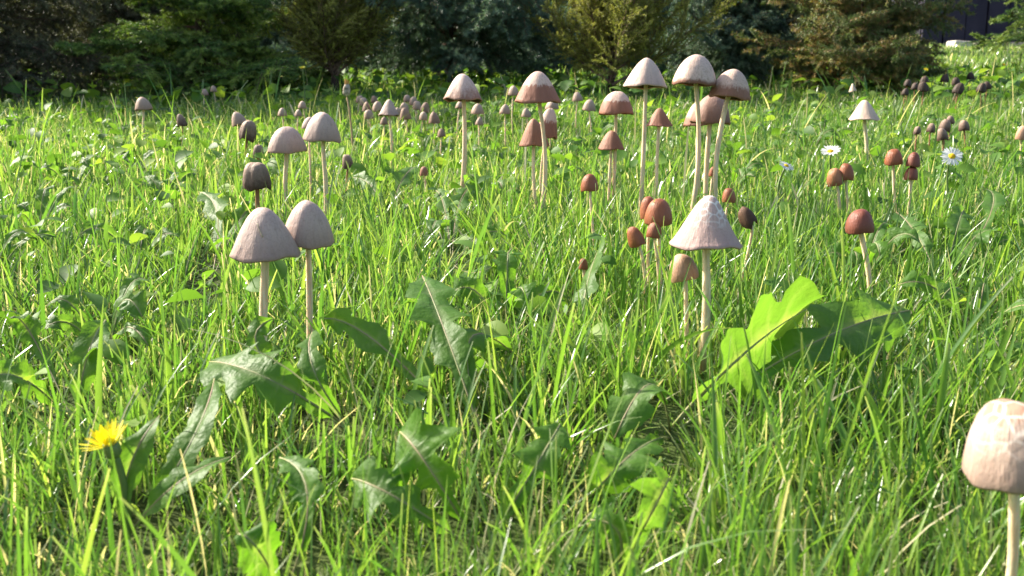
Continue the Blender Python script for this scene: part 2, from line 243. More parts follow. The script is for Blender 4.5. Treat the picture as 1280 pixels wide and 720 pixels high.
def tube(pts, rads, n=8, cap=True):
    """verts, faces of a tapered tube along a polyline"""
    P = [Vector(p) for p in pts]
    V, Fc = [], []
    side = None
    for i, p in enumerate(P):
        t = (P[min(i + 1, len(P) - 1)] - P[max(i - 1, 0)]).normalized()
        if side is None:
            side = t.orthogonal().normalized()
        side = (side - t * side.dot(t)).normalized()
        b = t.cross(side)
        for j in range(n):
            a = 2 * math.pi * j / n
            V.append(p + (side * math.cos(a) + b * math.sin(a)) * rads[i])
    for i in range(len(P) - 1):
        for j in range(n):
            Fc.append((i * n + j, i * n + (j + 1) % n, (i + 1) * n + (j + 1) % n, (i + 1) * n + j))
    if cap:
        Fc.append(tuple(range(n - 1, -1, -1)))
        k = (len(P) - 1) * n
        Fc.append(tuple(k + j for j in range(n)))
    return V, Fc

# ------------------------------------------------------------------ materials
def new_mat(name):
    m_ = bpy.data.materials.new(name)
    m_.use_nodes = True
    nt = m_.node_tree
    for n in list(nt.nodes):
        if n.type != 'OUTPUT_MATERIAL':
            nt.nodes.remove(n)
    return m_, nt, [n for n in nt.nodes if n.type == 'OUTPUT_MATERIAL'][0]

def N(nt, kind, **kw):
    n = nt.nodes.new(kind)
    for k, v in kw.items():
        if k in n.inputs.keys():
            n.inputs[k].default_value = v
        else:
            setattr(n, k, v)
    return n

def ramp(nt, fac, stops, interp='LINEAR'):
    n = nt.nodes.new('ShaderNodeValToRGB')
    n.color_ramp.interpolation = interp
    el = n.color_ramp.elements
    while len(el) < len(stops):
        el.new(0.5)
    for e, (p, c) in zip(el, stops):
        e.position = p
        e.color = (*c, 1) if len(c) == 3 else c
    nt.links.new(fac, n.inputs['Fac'])
    return n.outputs['Color']

def mixc(nt, fac, a, b, blend='MIX'):
    n = nt.nodes.new('ShaderNodeMix')
    n.data_type = 'RGBA'
    n.blend_type = blend
    for sock, v in ((n.inputs[0], fac), (n.inputs[6], a), (n.inputs[7], b)):
        if isinstance(v, (int, float)):
            sock.default_value = v
        elif isinstance(v, tuple):
            sock.default_value = (*v, 1)
        else:
            nt.links.new(v, sock)
    return n.outputs[2]

def math_n(nt, op, a, b=0.0):
    n = nt.nodes.new('ShaderNodeMath')
    n.operation = op
    for i, v in enumerate((a, b)):
        if isinstance(v, (int, float)):
            n.inputs[i].default_value = v
        else:
            nt.links.new(v, n.inputs[i])
    return n.outputs[0]

def noise(nt, scale, detail=3.0, rough=0.55, vec=None, coord='Object'):
    t = nt.nodes.new('ShaderNodeTexNoise')
    t.inputs['Scale'].default_value = scale
    t.inputs['Detail'].default_value = detail
    t.inputs['Roughness'].default_value = rough
    if vec is None:
        tc = nt.nodes.new('ShaderNodeTexCoord')
        vec = tc.outputs[coord]
    nt.links.new(vec, t.inputs['Vector'])
    return t.outputs['Fac']

def attr(nt, name):
    a = nt.nodes.new('ShaderNodeAttribute')
    a.attribute_name = name
    return a

def bump(nt, h, strength, dist):
    b = nt.nodes.new('ShaderNodeBump')
    b.inputs['Strength'].default_value = strength
    b.inputs['Distance'].default_value = dist
    nt.links.new(h, b.inputs['Height'])
    return b.outputs['Normal']

def leafy(name, color_fn, trans_gain=(1.7, 1.75, 0.9), trans=0.4, rough=0.42, spec=0.5, bump_fn=None):
    """thin plant tissue: reflecting and letting light through"""
    m_, nt, out = new_mat(name)
    col = color_fn(nt)
    p = N(nt, 'ShaderNodeBsdfPrincipled', Roughness=rough)
    p.inputs['Specular IOR Level'].default_value = spec
    nt.links.new(col, p.inputs['Base Color'])
    tr = nt.nodes.new('ShaderNodeBsdfTranslucent')
    tcol = mixc(nt, 1.0, col, trans_gain, 'MULTIPLY')
    nt.links.new(tcol, tr.inputs['Color'])
    if bump_fn:
        nb = bump_fn(nt)
        nt.links.new(nb, p.inputs['Normal'])
        nt.links.new(nb, tr.inputs['Normal'])
    mx = nt.nodes.new('ShaderNodeMixShader')
    mx.inputs[0].default_value = trans
    nt.links.new(p.outputs[0], mx.inputs[1])
    nt.links.new(tr.outputs[0], mx.inputs[2])
    nt.links.new(mx.outputs[0], out.inputs['Surface'])
    return m_

def solid(name, color_fn, rough=0.8, spec=0.3, bump_fn=None, sss=None):
    m_, nt, out = new_mat(name)
    p = N(nt, 'ShaderNodeBsdfPrincipled', Roughness=rough)
    p.inputs['Specular IOR Level'].default_value = spec
    c = color_fn(nt)
    if isinstance(c, tuple):
        p.inputs['Base Color'].default_value = (*c, 1)
    else:
        nt.links.new(c, p.inputs['Base Color'])
    if sss:
        p.inputs['Subsurface Weight'].default_value = sss
        p.inputs['Subsurface Radius'].default_value = (1.0, 0.6, 0.35)
        p.inputs['Subsurface Scale'].default_value = 0.003
    if bump_fn:
        nt.links.new(bump_fn(nt), p.inputs['Normal'])
    nt.links.new(p.outputs[0], out.inputs['Surface'])
    return m_

def grass_col(nt):
    a = attr(nt, 'blade')
    sp = nt.nodes.new('ShaderNodeSeparateColor')
    nt.links.new(a.outputs['Color'], sp.inputs[0])
    c = ramp(nt, sp.outputs[0], [(0.0, (0.038, 0.12, 0.018)), (0.35, (0.072, 0.185, 0.024)), (0.7, (0.12, 0.245, 0.032)), (1.0, (0.22, 0.33, 0.055))])
    c = mixc(nt, sp.outputs[1], c, (0.52, 0.47, 0.32))
    return c
M_GRASS = leafy('grass', grass_col, trans_gain=(1.7, 1.65, 0.9), trans=0.48, rough=0.27, spec=0.7)

def weed_col(nt):
    n1 = noise(nt, 60, 3)
    a = attr(nt, 'vein')
    oi = nt.nodes.new('ShaderNodeObjectInfo')
    c = ramp(nt, n1, [(0.3, (0.075, 0.18, 0.022)), (0.7, (0.12, 0.24, 0.032))])
    c = mixc(nt, math_n(nt, 'MULTIPLY', oi.outputs['Random'], 0.45), c, (0.095, 0.18, 0.05))
    c = mixc(nt, a.outputs['Fac'], c, (0.20, 0.27, 0.11))
    return c
def weed_bump(nt):
    n1 = noise(nt, 330, 2)
    a = attr(nt, 'vein')
    return bump(nt, math_n(nt, 'SUBTRACT', n1, math_n(nt, 'MULTIPLY', a.outputs['Fac'], 0.8)), 0.55, 0.0012)
M_WEED = leafy('weed_leaf', weed_col, trans_gain=(1.75, 1.75, 0.6), trans=0.55, rough=0.5, spec=0.38, bump_fn=weed_bump)
M_RIB = solid('leaf_midrib', lambda nt: ramp(nt, noise(nt, 40), [(0.35, (0.26, 0.29, 0.12)), (0.7, (0.27, 0.17, 0.11))]), 0.5)
def cover_col(nt):
    a = attr(nt, 'blade')
    sp = nt.nodes.new('ShaderNodeSeparateColor')
    nt.links.new(a.outputs['Color'], sp.inputs[0])
    return ramp(nt, sp.outputs[0], [(0.0, (0.05, 0.12, 0.02)), (0.6, (0.10, 0.21, 0.03)), (1.0, (0.2, 0.3, 0.05))])
M_COVER = leafy('ground_cover', cover_col, trans_gain=(1.9, 1.8, 0.8), trans=0.45, rough=0.55, spec=0.3)

def soil_col(nt):
    n1 = noise(nt, 25, 6, 0.65)
    n2 = noise(nt, 3, 3)
    c = ramp(nt, n1, [(0.3, (0.022, 0.016, 0.009)), (0.55, (0.055, 0.045, 0.022)), (0.75, (0.12, 0.10, 0.05))])
    g_ = ramp(nt, n1, [(0.3, (0.03, 0.06, 0.012)), (0.7, (0.08, 0.14, 0.03))])
    return mixc(nt, ramp(nt, n2, [(0.35, (0.35,) * 3), (0.65, (0.8,) * 3)]), c, g_)
M_SOIL = solid('soil', soil_col, 0.95, 0.1, lambda nt: bump(nt, noise(nt, 60, 5, 0.7), 0.8, 0.01))

# mushroom caps: 'capz' runs 0 at the rim to 1 at the tip, 'ang' is the angle attribute
def cap_mat(name, top, rim, lo, hi, ragged=0.25, speck=0.35, rough=0.62, cracks=0.0, crackcol=(0.8, 0.76, 0.7), streak=0.4, patch=None):
    top = (top[0] * 1.03, top[1] * 0.965, top[2] * 0.88)
    rim = (rim[0] * 1.03, rim[1] * 0.965, rim[2] * 0.88)
    def col(nt):
        z = attr(nt, 'capz').outputs['Fac']
        tc = nt.nodes.new('ShaderNodeTexCoord')
        av = attr(nt, 'polar').outputs['Vector']      # (cos, sin, capz*0.25): streaks run down the cap
        st = noise(nt, 7, 4, 0.6, vec=av)
        n1 = noise(nt, 260, 4, 0.65)
        n2 = noise(nt, 1100, 3, 0.6)
        zz = math_n(nt, 'ADD', z, math_n(nt, 'MULTIPLY', math_n(nt, 'SUBTRACT', n1, 0.5), ragged))
        zz = math_n(nt, 'ADD', zz, math_n(nt, 'MULTIPLY', math_n(nt, 'SUBTRACT', st, 0.5), ragged * 1.3))
        c = ramp(nt, zz, [(lo, rim), (hi, top)])
        dark = tuple(v * (1 - speck) for v in rim)
        c = mixc(nt, ramp(nt, n2, [(0.5, (0,) * 3), (0.78, (0.55,) * 3)]), c, dark)
        c = mixc(nt, ramp(nt, st, [(0.5, (0,) * 3), (0.75, (streak,) * 3)]), c, tuple(v * 0.62 for v in rim))
        c = mixc(nt, ramp(nt, st, [(0.25, (streak * 0.6,) * 3), (0.42, (0,) * 3)]), c, tuple(min(0.85, v * 1.35) for v in top))
        if patch:
            c = mixc(nt, ramp(nt, zz, [(0.80, (0,) * 3), (0.86, (0.9,) * 3)]), c, patch)
        if cracks:
            vo = nt.nodes.new('ShaderNodeTexVoronoi')
            vo.feature = 'DISTANCE_TO_EDGE'
            vo.inputs['Scale'].default_value = 230
            nt.links.new(tc.outputs['Object'], vo.inputs['Vector'])
            e = ramp(nt, vo.outputs['Distance'], [(0.03, (1,) * 3), (0.10, (0,) * 3)])
            zone = ramp(nt, zz, [(0.35, (0,) * 3), (0.75, (cracks,) * 3)])
            c = mixc(nt, mixc(nt, 1.0, e, zone, 'MULTIPLY'), c, crackcol)
        return c
    def bmp(nt):
        av = attr(nt, 'polar').outputs['Vector']
        st = noise(nt, 9, 4, 0.6, vec=av)
        n1 = noise(nt, 420, 4, 0.6)
        return bump(nt, math_n(nt, 'ADD', st, math_n(nt, 'MULTIPLY', n1, 0.5)), 0.45, 0.0010)
    return solid(name, col, rough, 0.3, bmp, sss=0.12)

CAP = {
    'pale': cap_mat('cap_grey_pink', (0.46, 0.36, 0.33), (0.33, 0.235, 0.21), 0.02, 0.5),
    'pale_tall': cap_mat('cap_pale_pink', (0.56, 0.45, 0.41), (0.50, 0.37, 0.34), 0.0, 0.6),
    'pale_rim': cap_mat('cap_pale_dark_rim', (0.58, 0.46, 0.41), (0.20, 0.10, 0.07), 0.06, 0.17, ragged=0.2),
    'scarred': cap_mat('cap_lilac', (0.48, 0.365, 0.345), (0.38, 0.275, 0.265), 0.05, 0.7, cracks=0.85, streak=0.25),
    'cracked': cap_mat('cap_cracked', (0.44, 0.345, 0.30), (0.32, 0.235, 0.205), 0.1, 0.55, cracks=0.8, streak=0.2, crackcol=(0.66, 0.58, 0.5), patch=(0.36, 0.2, 0.13)),
    'tan': cap_mat('cap_tan', (0.52, 0.34, 0.24), (0.36, 0.21, 0.14), 0.1, 0.9),
    'tan_red': cap_mat('cap_orange_tan', (0.40, 0.19, 0.10), (0.27, 0.11, 0.06), 0.1, 0.9, rough=0.45),
    'red': cap_mat('cap_rust', (0.30, 0.105, 0.05), (0.235, 0.085, 0.045), 0.0, 0.8, rough=0.42, streak=0.2, speck=0.2),
    'darkred': cap_mat('cap_dark_rust', (0.22, 0.07, 0.045), (0.17, 0.06, 0.042), 0.0, 0.8, rough=0.42, streak=0.2, speck=0.2),
    'brown': cap_mat('cap_chestnut', (0.36, 0.19, 0.135), (0.27, 0.125, 0.085), 0.3, 0.95, streak=0.25),
    'brown_dusty': cap_mat('cap_dusty_brown', (0.33, 0.22, 0.185), (0.21, 0.115, 0.085), 0.1, 0.75, ragged=0.5),
    'twotone': cap_mat('cap_two_tone', (0.60, 0.47, 0.41), (0.27, 0.125, 0.085), 0.50, 0.56, ragged=0.34, streak=0.2),
    'twotone_low': cap_mat('cap_two_tone_low', (0.56, 0.43, 0.37), (0.26, 0.13, 0.09), 0.26, 0.42, ragged=0.34, streak=0.25),
    'mottled': cap_mat('cap_mottled', (0.56, 0.46, 0.43), (0.27, 0.16, 0.125), 0.08, 0.52, ragged=0.75, streak=0.5),
    'cream': cap_mat('cap_cream', (0.62, 0.50, 0.42), (0.55, 0.42, 0.35), 0.0, 0.6),
    'grey': cap_mat('cap_grey', (0.42, 0.325, 0.27), (0.29, 0.195, 0.15), 0.0, 0.7),
    'greydark': cap_mat('cap_grey_brown', (0.30, 0.205, 0.155), (0.20, 0.125, 0.09), 0.0, 0.8),
    'dark': cap_mat('cap_dark', (0.34, 0.25, 0.20), (0.075, 0.042, 0.03), 0.1, 0.95, ragged=0.9, streak=0.8),
    'black': cap_mat('cap_black', (0.085, 0.058, 0.045), (0.04, 0.025, 0.02), 0.0, 1.0),
    'withered': cap_mat('cap_withered', (0.12, 0.065, 0.04), (0.05, 0.028, 0.02), 0.0, 0.9, ragged=0.9, streak=0.7),
}
M_GILLS = solid('gills', lambda nt: ramp(nt, noise(nt, 300), [(0.3, (0.045, 0.028, 0.022)), (0.7, (0.10, 0.065, 0.05))]), 0.9)
def stem_col(nt):
    tc = nt.nodes.new('ShaderNodeTexCoord')
    mp = nt.nodes.new('ShaderNodeMapping')
    mp.inputs['Scale'].default_value = (900, 900, 50)
    nt.links.new(tc.outputs['Object'], mp.inputs['Vector'])
    n1 = noise(nt, 1.0, 3, 0.6, vec=mp.outputs['Vector'])
    c = ramp(nt, n1, [(0.3, (0.52, 0.38, 0.21)), (0.5, (0.72, 0.58, 0.37)), (0.75, (0.80, 0.69, 0.50))])
    hz_ = math_n(nt, 'ADD', attr(nt, 'along').outputs['Fac'], math_n(nt, 'MULTIPLY', noise(nt, 180, 3), 0.35))
    c = mixc(nt, ramp(nt, hz_, [(0.22, (0.75,) * 3), (0.62, (0,) * 3)]), c, (0.30, 0.19, 0.10))   # earth-stained foot
    return mixc(nt, ramp(nt, noise(nt, 260, 4, 0.7), [(0.55, (0,) * 3), (0.75, (0.4,) * 3)]), c, (0.45, 0.31, 0.18))
M_STEM = solid('stem_cream', stem_col, 0.6, 0.35, lambda nt: bump(nt, noise(nt, 700, 2), 0.25, 0.0006), sss=0.25)
M_STEM_D = solid('stem_brown', lambda nt: ramp(nt, noise(nt, 300), [(0.3, (0.24, 0.11, 0.05)), (0.7, (0.38, 0.2, 0.1))]), 0.6, sss=0.1)
M_STRAW = leafy('straw', lambda nt: ramp(nt, noise(nt, 50), [(0.3, (0.42, 0.34, 0.2)), (0.7, (0.62, 0.56, 0.42))]), (1.1, 1.0, 0.8), 0.25, 0.45)

# ------------------------------------------------------------------ the ground
def make_ground():
    xs = np.concatenate([np.linspace(-24, -4, 12)[:-1], np.linspace(-4, 4, 90), np.linspace(4, 24, 12)[1:]])
    ys = np.concatenate([np.linspace(-6, -1, 8)[:-1], np.linspace(-1, 7, 90), np.linspace(7, 30, 16)[1:]])
    X, Y = np.meshgrid(xs, ys)
    Z = gz(X, Y)
    V = np.stack([X, Y, Z], -1).reshape(-1, 3)
    nx, ny = len(xs), len(ys)
    i, j = np.meshgrid(np.arange(nx - 1), np.arange(ny - 1))
    a = (j * nx + i).ravel()
    Q = np.stack([a, a + 1, a + nx + 1, a + nx], 1)
    o = link(bpy.data.objects.new('ground', np_mesh('ground', V, Q, M_SOIL)))
    o['kind'] = 'structure'
    o['label'] = 'dark earth and thatch under the lawn'
make_ground()

# ------------------------------------------------------------------ conifers and shrubs behind the lawn
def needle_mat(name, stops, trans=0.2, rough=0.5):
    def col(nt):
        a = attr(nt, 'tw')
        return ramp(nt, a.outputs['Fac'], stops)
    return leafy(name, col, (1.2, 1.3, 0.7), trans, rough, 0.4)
M_BARK = solid('bark', lambda nt: ramp(nt, noise(nt, 70, 5, 0.7), [(0.3, (0.035, 0.022, 0.016)), (0.7, (0.12, 0.08, 0.06))]), 0.9, 0.2, lambda nt: bump(nt, noise(nt, 120, 4), 0.8, 0.004))
M_TWIG = solid('twig_bark', lambda nt: ramp(nt, noise(nt, 60, 3), [(0.3, (0.10, 0.06, 0.04)), (0.7, (0.24, 0.16, 0.11))]), 0.85)
SPECIES = {
    # needle length, needle width, per metre, side angle, flatness, droop, colours
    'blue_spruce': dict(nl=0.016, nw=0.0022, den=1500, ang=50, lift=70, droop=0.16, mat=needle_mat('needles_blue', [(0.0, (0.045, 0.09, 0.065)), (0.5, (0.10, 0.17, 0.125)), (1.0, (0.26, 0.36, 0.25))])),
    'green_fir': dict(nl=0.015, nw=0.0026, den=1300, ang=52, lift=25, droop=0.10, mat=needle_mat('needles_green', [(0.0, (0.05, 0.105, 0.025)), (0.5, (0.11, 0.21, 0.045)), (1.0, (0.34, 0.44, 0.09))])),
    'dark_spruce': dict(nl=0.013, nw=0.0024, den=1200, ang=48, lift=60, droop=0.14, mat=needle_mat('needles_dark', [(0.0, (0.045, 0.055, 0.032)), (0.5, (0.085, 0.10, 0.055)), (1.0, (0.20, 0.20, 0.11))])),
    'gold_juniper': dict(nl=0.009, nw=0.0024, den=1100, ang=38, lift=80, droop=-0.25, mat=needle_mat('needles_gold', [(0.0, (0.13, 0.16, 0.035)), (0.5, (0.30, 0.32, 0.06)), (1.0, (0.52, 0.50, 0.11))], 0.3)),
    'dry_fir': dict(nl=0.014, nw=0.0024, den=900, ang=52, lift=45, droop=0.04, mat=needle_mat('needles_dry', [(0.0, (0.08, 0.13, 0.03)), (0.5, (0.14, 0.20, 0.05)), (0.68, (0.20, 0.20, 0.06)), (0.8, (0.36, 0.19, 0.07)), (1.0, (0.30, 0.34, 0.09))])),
}
def branch_mesh(species, L, seed, density=1.0):
    sp = SPECIES[species]
    rng = np.random.default_rng(seed)
    tubes_v, tubes_f = [], []
    NV, NA = [], []
    segs = []                                   # (p0, dir, length, tone, thickness)
    def rot(v, axis, a):
        return np.array(Matrix.Rotation(a, 3, Vector(axis)) @ Vector(v))
    nmain = 12
    pts = []
    for i in range(nmain + 1):
        u = i / nmain
        pts.append(np.array([L * u, 0.02 * L * math.sin(5 * u + seed), -sp['droop'] * L * u * u * (1.6 - 0.9 * u) + rng.normal(0, .004) * L]))
    up = np.array([0, 0, 1.0])
    for i in range(nmain):
        d = pts[i + 1] - pts[i]; l = np.linalg.norm(d)
        segs.append((pts[i], d / l, l, rng.random(), 0.010 * L * (1 - i / nmain) + 0.0015, i > 3))
    for i in range(1, nmain * 2):
        u = (i + rng.uniform(-.3, .3)) / (nmain * 2)
        if u < 0.1: continue
        k = min(int(u * nmain), nmain - 1)
        p = pts[k] + (pts[k + 1] - pts[k]) * (u * nmain - k)
        t = pts[k + 1] - pts[k]; t /= np.linalg.norm(t)
        s = 1 if i % 2 else -1
        l1 = L * (0.44 * (1 - u) ** 0.7 + 0.07) * rng.uniform(0.7, 1.15)
        d = rot(t, up, s * R(sp['ang'] + rng.uniform(-10, 10)))
        d = rot(d, t, R(rng.normal(0, sp['lift'] * 0.5)))
        tone = rng.random()
        q = p.copy(); n1 = 4; dd = d.copy()
        for j in range(n1):
            dd = dd + np.array([0, 0, rng.normal(-0.03 if sp['droop'] > 0 else 0.12, 0.06)]); dd /= np.linalg.norm(dd)
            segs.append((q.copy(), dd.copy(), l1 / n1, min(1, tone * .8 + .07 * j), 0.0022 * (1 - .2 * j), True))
            if j < n1 and l1 > 0.05:
                for s2 in (-1, 1):
                    if rng.random() < 0.25: continue
                    d2 = rot(dd, up, s2 * R(sp['ang'] + rng.uniform(-12, 12)))
                    d2 = rot(d2, dd, R(rng.normal(0, sp['lift'] * 0.6)))
                    l2 = l1 * (0.5 - 0.09 * j) * rng.uniform(0.6, 1.2)
                    segs.append((q.copy(), d2, l2, min(1, tone * .8 + .1 + .15 * rng.random()), 0.0012, True))
            q = q + dd * l1 / n1
    for (p, d, l, tone, th, hasn) in segs:
        v, f = tube([p, p + d * l * 1.02], [th, th * 0.75], 4, False)
        b0 = len(tubes_v); tubes_v += [tuple(x) for x in v]; tubes_f += [tuple(b0 + k for k in q_) for q_ in f]
        if not hasn: continue
        n = max(3, int(l * sp['den'] * density))
        a = np.array(Vector(d).orthogonal().normalized()); b = np.cross(d, a)
        u = rng.random(n); ph = rng.uniform(0, 2 * math.pi, n)
        fl = 1.0
        radial = np.cos(ph)[:, None] * a + np.sin(ph)[:, None] * b
        if sp['lift'] < 40:                      # fir: needles comb to the sides
            radial[:, 2] *= 0.35
            radial /= np.linalg.norm(radial, axis=1)[:, None]
        nd = radial * 0.85 + d * rng.uniform(0.4, 0.9, n)[:, None]
        nd /= np.linalg.norm(nd, axis=1)[:, None]
        base = p + d * (u * l)[:, None]
        ln = sp['nl'] * rng.uniform(0.7, 1.15, n)
        sd_ = np.cross(nd, rng.normal(size=(n, 3))); sd_ /= np.linalg.norm(sd_, axis=1)[:, None]
        w = sp['nw'] * 0.5
        tri = np.stack([base - sd_ * w, base + sd_ * w, base + nd * ln[:, None]], 1)
        NV.append(tri.reshape(-1, 3))
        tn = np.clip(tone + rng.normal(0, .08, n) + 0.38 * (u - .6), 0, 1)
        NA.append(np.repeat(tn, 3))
    NV = np.concatenate(NV); NA = np.concatenate(NA)
    tv = np.array(tubes_v)
    tf = np.array(tubes_f)
    tf3 = np.concatenate([tf[:, [0, 1, 2]], tf[:, [0, 2, 3]]])
    V = np.concatenate([tv, NV])
    T = np.concatenate([tf3, np.arange(len(NV)).reshape(-1, 3) + len(tv)])
    mi = np.concatenate([np.zeros(len(tf3)), np.ones(len(NV) // 3)])
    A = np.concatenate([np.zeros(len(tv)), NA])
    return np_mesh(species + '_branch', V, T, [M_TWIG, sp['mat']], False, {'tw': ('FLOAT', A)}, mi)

BR = {}
def get_branches(species):
    if species not in BR:
        BR[species] = [branch_mesh(species, 0.5, 11 * k + sum(map(ord, species))) for k in range(3)]
    return BR[species]

def conifer(name, label, species, x, y, height, radius, seed, zmin=0.06, nb=70, group=None, lift=0.0, stretch=1.0, lean=0.0, cat='conifer'):
    rng = random.Random(seed)
    z0 = float(gz(x, y))
    root = empty(name, (x, y, z0), label, cat, group)
    pts = [(lean * k / 8 * 0.1, 0.01 * math.sin(k), -0.05 + (height + 0.05) * k / 8) for k in range(9)]
    v, f = tube(pts, [0.035 * height / 1.6 * (1 - 0.93 * k / 8) + 0.002 for k in range(9)], 10)
    mesh_obj('trunk', v, f, M_BARK, root)
    meshes = get_branches(species)
    for i in range(nb):
        u = (i + rng.random()) / nb
        u = u ** 1.35                             # more branches low down
        zz = zmin + (height * 0.97 - zmin) * u
        rad = radius * (1 - u) ** 0.8 * rng.uniform(0.5, 1.22) + 0.05
        b = bpy.data.objects.new('branch', meshes[rng.randrange(len(meshes))])
        link(b, root)
        s = rad / 0.5
        b.scale = (s, max(s, 0.55) * stretch, max(s, 0.6))
        b.location = (lean * zz / height * 0.1, 0, zz)
        b.rotation_euler = (rng.uniform(-.35, .35), -R(lift + rng.uniform(-9, 9) + 38 * u), i * 2.39996 + rng.uniform(-.3, .3))
    tip = bpy.data.objects.new('leader_shoot', meshes[0])
    link(tip, root)
    tip.scale = (0.5, 0.4, 0.4)
    tip.location = (lean * 0.1, 0, height * 0.93)
    tip.rotation_euler = (0, -R(86), 0)
    return root

# front row
conifer('blue_spruce', 'dark blue green spruce with low drooping boughs and reddish trunk', 'blue_spruce', -0.16, 2.42, 0.55, 0.38, 4, zmin=0.12, nb=48)
conifer('green_fir', 'fresh green fir with flat sunlit sprays beside the dark conifers', 'green_fir', -0.69, 2.1, 0.44, 0.27, 8, zmin=0.04, nb=40)
conifer('dark_spruce', 'dull brownish spruce reaching the lawn, outermost of the dark conifers', 'dark_spruce', -1.16, 2.0, 1.0, 0.36, 12, zmin=0.04, nb=70)
conifer('dark_spruce', 'dark shaded spruce between the dull outermost one and the green fir', 'dark_spruce', -0.98, 2.5, 0.50, 0.32, 16, zmin=0.05, nb=60)
conifer('golden_juniper', 'golden yellow juniper shrub beside the blue spruce', 'gold_juniper', -0.40, 2.12, 0.38, 0.20, 20, zmin=0.05, nb=56, lift=38, cat='shrub')
conifer('yellow_juniper', 'loose yellow green juniper with bare twigs showing', 'gold_juniper', 0.22, 2.08, 0.33, 0.24, 24, zmin=0.04, nb=34, lift=30, cat='shrub')
conifer('young_spruce', 'small blue green spruce with soft upright tips', 'blue_spruce', 0.56, 2.42, 0.45, 0.20, 28, zmin=0.04, nb=44, lift=25)
conifer('browning_fir', 'browning fir with rust needles and fresh green tips', 'dry_fir', 0.79, 2.15, 0.42, 0.21, 32, zmin=0.03, nb=46, lift=18)
conifer('side_fir', 'green fir whose low bough overhangs the far sunny lawn', 'green_fir', 1.80, 2.95, 0.7, 0.34, 36, zmin=0.16, nb=30, lift=5)
# second row
for k, (lab, sp_, x, y, h, r) in enumerate((
        ('grey green spruce in shade behind the yellow juniper', 'blue_spruce', 0.42, 3.2, 0.65, 0.5),
        ('deep green spruce behind the browning fir', 'dark_spruce', 0.92, 3.3, 0.6, 0.42),
        ('tall spruce in shade behind the blue spruce', 'dark_spruce', -0.05, 3.6, 0.7, 0.55),
        ('bluish spruce behind the golden juniper', 'blue_spruce', -0.72, 3.3, 0.65, 0.5),
        ('black green spruce behind the dull outermost conifer', 'dark_spruce', -1.6, 3.2, 0.65, 0.5),
        ('broad dark spruce at the back, behind the bluish one', 'dark_spruce', -1.5, 5.4, 1.1, 0.95),
        ('broad dark spruce at the back, behind the tall shaded spruce', 'dark_spruce', 0.2, 5.6, 1.1, 1.0),
        ('broad dark spruce at the back, next to the shed wall', 'dark_spruce', 1.6, 5.9, 1.1, 0.9),
        ('broad dark spruce at the back, end of the conifer row', 'dark_spruce', -3.1, 5.2, 1.2, 1.1),
        )):
    conifer('spruce_tree', lab, sp_, x, y, h, r, 50 + 5 * k, zmin=0.05, nb=70 if y < 5 else 90, group='spruces behind the front row')


# ------------------------------------------------------------------ far wall and kerb
def box(name, x0, x1, y0, y1, z0, z1, mat, parent=None, bev=0.0, skew=0.0):
    V = [(x, y, z) for x in (x0, x1) for y in (y0, y1) for z in (z0, z1)]
    Fc = [(0, 1, 3, 2), (4, 6, 7, 5), (0, 4, 5, 1), (2, 3, 7, 6), (0, 2, 6, 4), (1, 5, 7, 3)]
    o = mesh_obj(name, V, Fc, mat, parent, smooth=False)
    if bev:
        m_ = o.modifiers.new('bevel', 'BEVEL'); m_.width = bev; m_.segments = 2
    return o
M_WALL = solid('dark_boards', lambda nt: ramp(nt, noise(nt, 6, 4), [(0.3, (0.016, 0.013, 0.028)), (0.7, (0.032, 0.026, 0.046))]), 0.7)
M_CONC = solid('weathered_concrete', lambda nt: ramp(nt, noise(nt, 9, 6, 0.7), [(0.3, (0.22, 0.19, 0.17)), (0.7, (0.42, 0.37, 0.33))]), 0.9, 0.2, lambda nt: bump(nt, noise(nt, 40, 5), 0.5, 0.01))
M_STONE = solid('pale_stone', lambda nt: ramp(nt, noise(nt, 12, 5), [(0.3, (0.42, 0.37, 0.31)), (0.7, (0.58, 0.53, 0.46))]), 0.85)
def make_far():
    Y = 8.0; zb = float(gz(5, Y))
    shed = empty('shed', (6.4, 8.45, zb), 'dark board wall of a shed in shade beyond the lawn', 'shed')
    for k in range(29):
        box('board', -2.75 + k * 0.19, -2.75 + k * 0.19 + 0.178, -0.012 * (k % 2) , 0.03, -0.1, 2.3, M_WALL, shed)
    box('wall', -2.76, 2.78, 0.031, 2.4, -0.1, 2.28, M_WALL, shed)
    V = [(-3, -0.35, 2.28), (3, -0.35, 2.28), (3, 2.7, 2.75), (-3, 2.7, 2.75), (-3, -0.35, 2.36), (3, -0.35, 2.36), (3, 2.7, 2.83), (-3, 2.7, 2.83)]
    mesh_obj('roof', V, [(3, 2, 1, 0), (4, 5, 6, 7), (0, 1, 5, 4), (1, 2, 6, 5), (2, 3, 7, 6), (3, 0, 4, 7)], M_CONC, shed, smooth=False)
    kerb = empty('kerb', (4.9, Y, zb), 'low grey concrete kerb with white studs before the dark wall', 'kerb')
    for k in range(5):
        sgm = box('kerb_beam', -0.98 + k * 1.0, -0.98 + k * 1.0 + 0.985, 0, 0.16, -0.1, 0.075 + 0.006 * (k % 2), M_CONC, kerb, 0.008)
        for q in range(3):
            V, f = tube([(-0.8 + k + q * 0.31, -0.012, 0.055), (-0.8 + k + q * 0.31, 0.01, 0.055)], [0.013, 0.016], 8)
            mesh_obj('stud', V, f, M_STONE, sgm)
    for k, (px, w, h) in enumerate(((3.72, 0.17, 0.085), (4.52, 0.12, 0.16))):
        st = box('stone_block', -w / 2, w / 2, -0.07, 0.06, -0.06, h, M_STONE, None, 0.015)
        st.location = (px, Y - 0.10, zb - 0.01)
        st.rotation_euler = (0.03, 0.05 - .1 * k, 0.2 - .3 * k)
        st['label'] = ('low pale stone block lying at the end of the kerb', 'tall pale stone block standing against the kerb')[k]
        st['category'] = 'stone'
make_far()

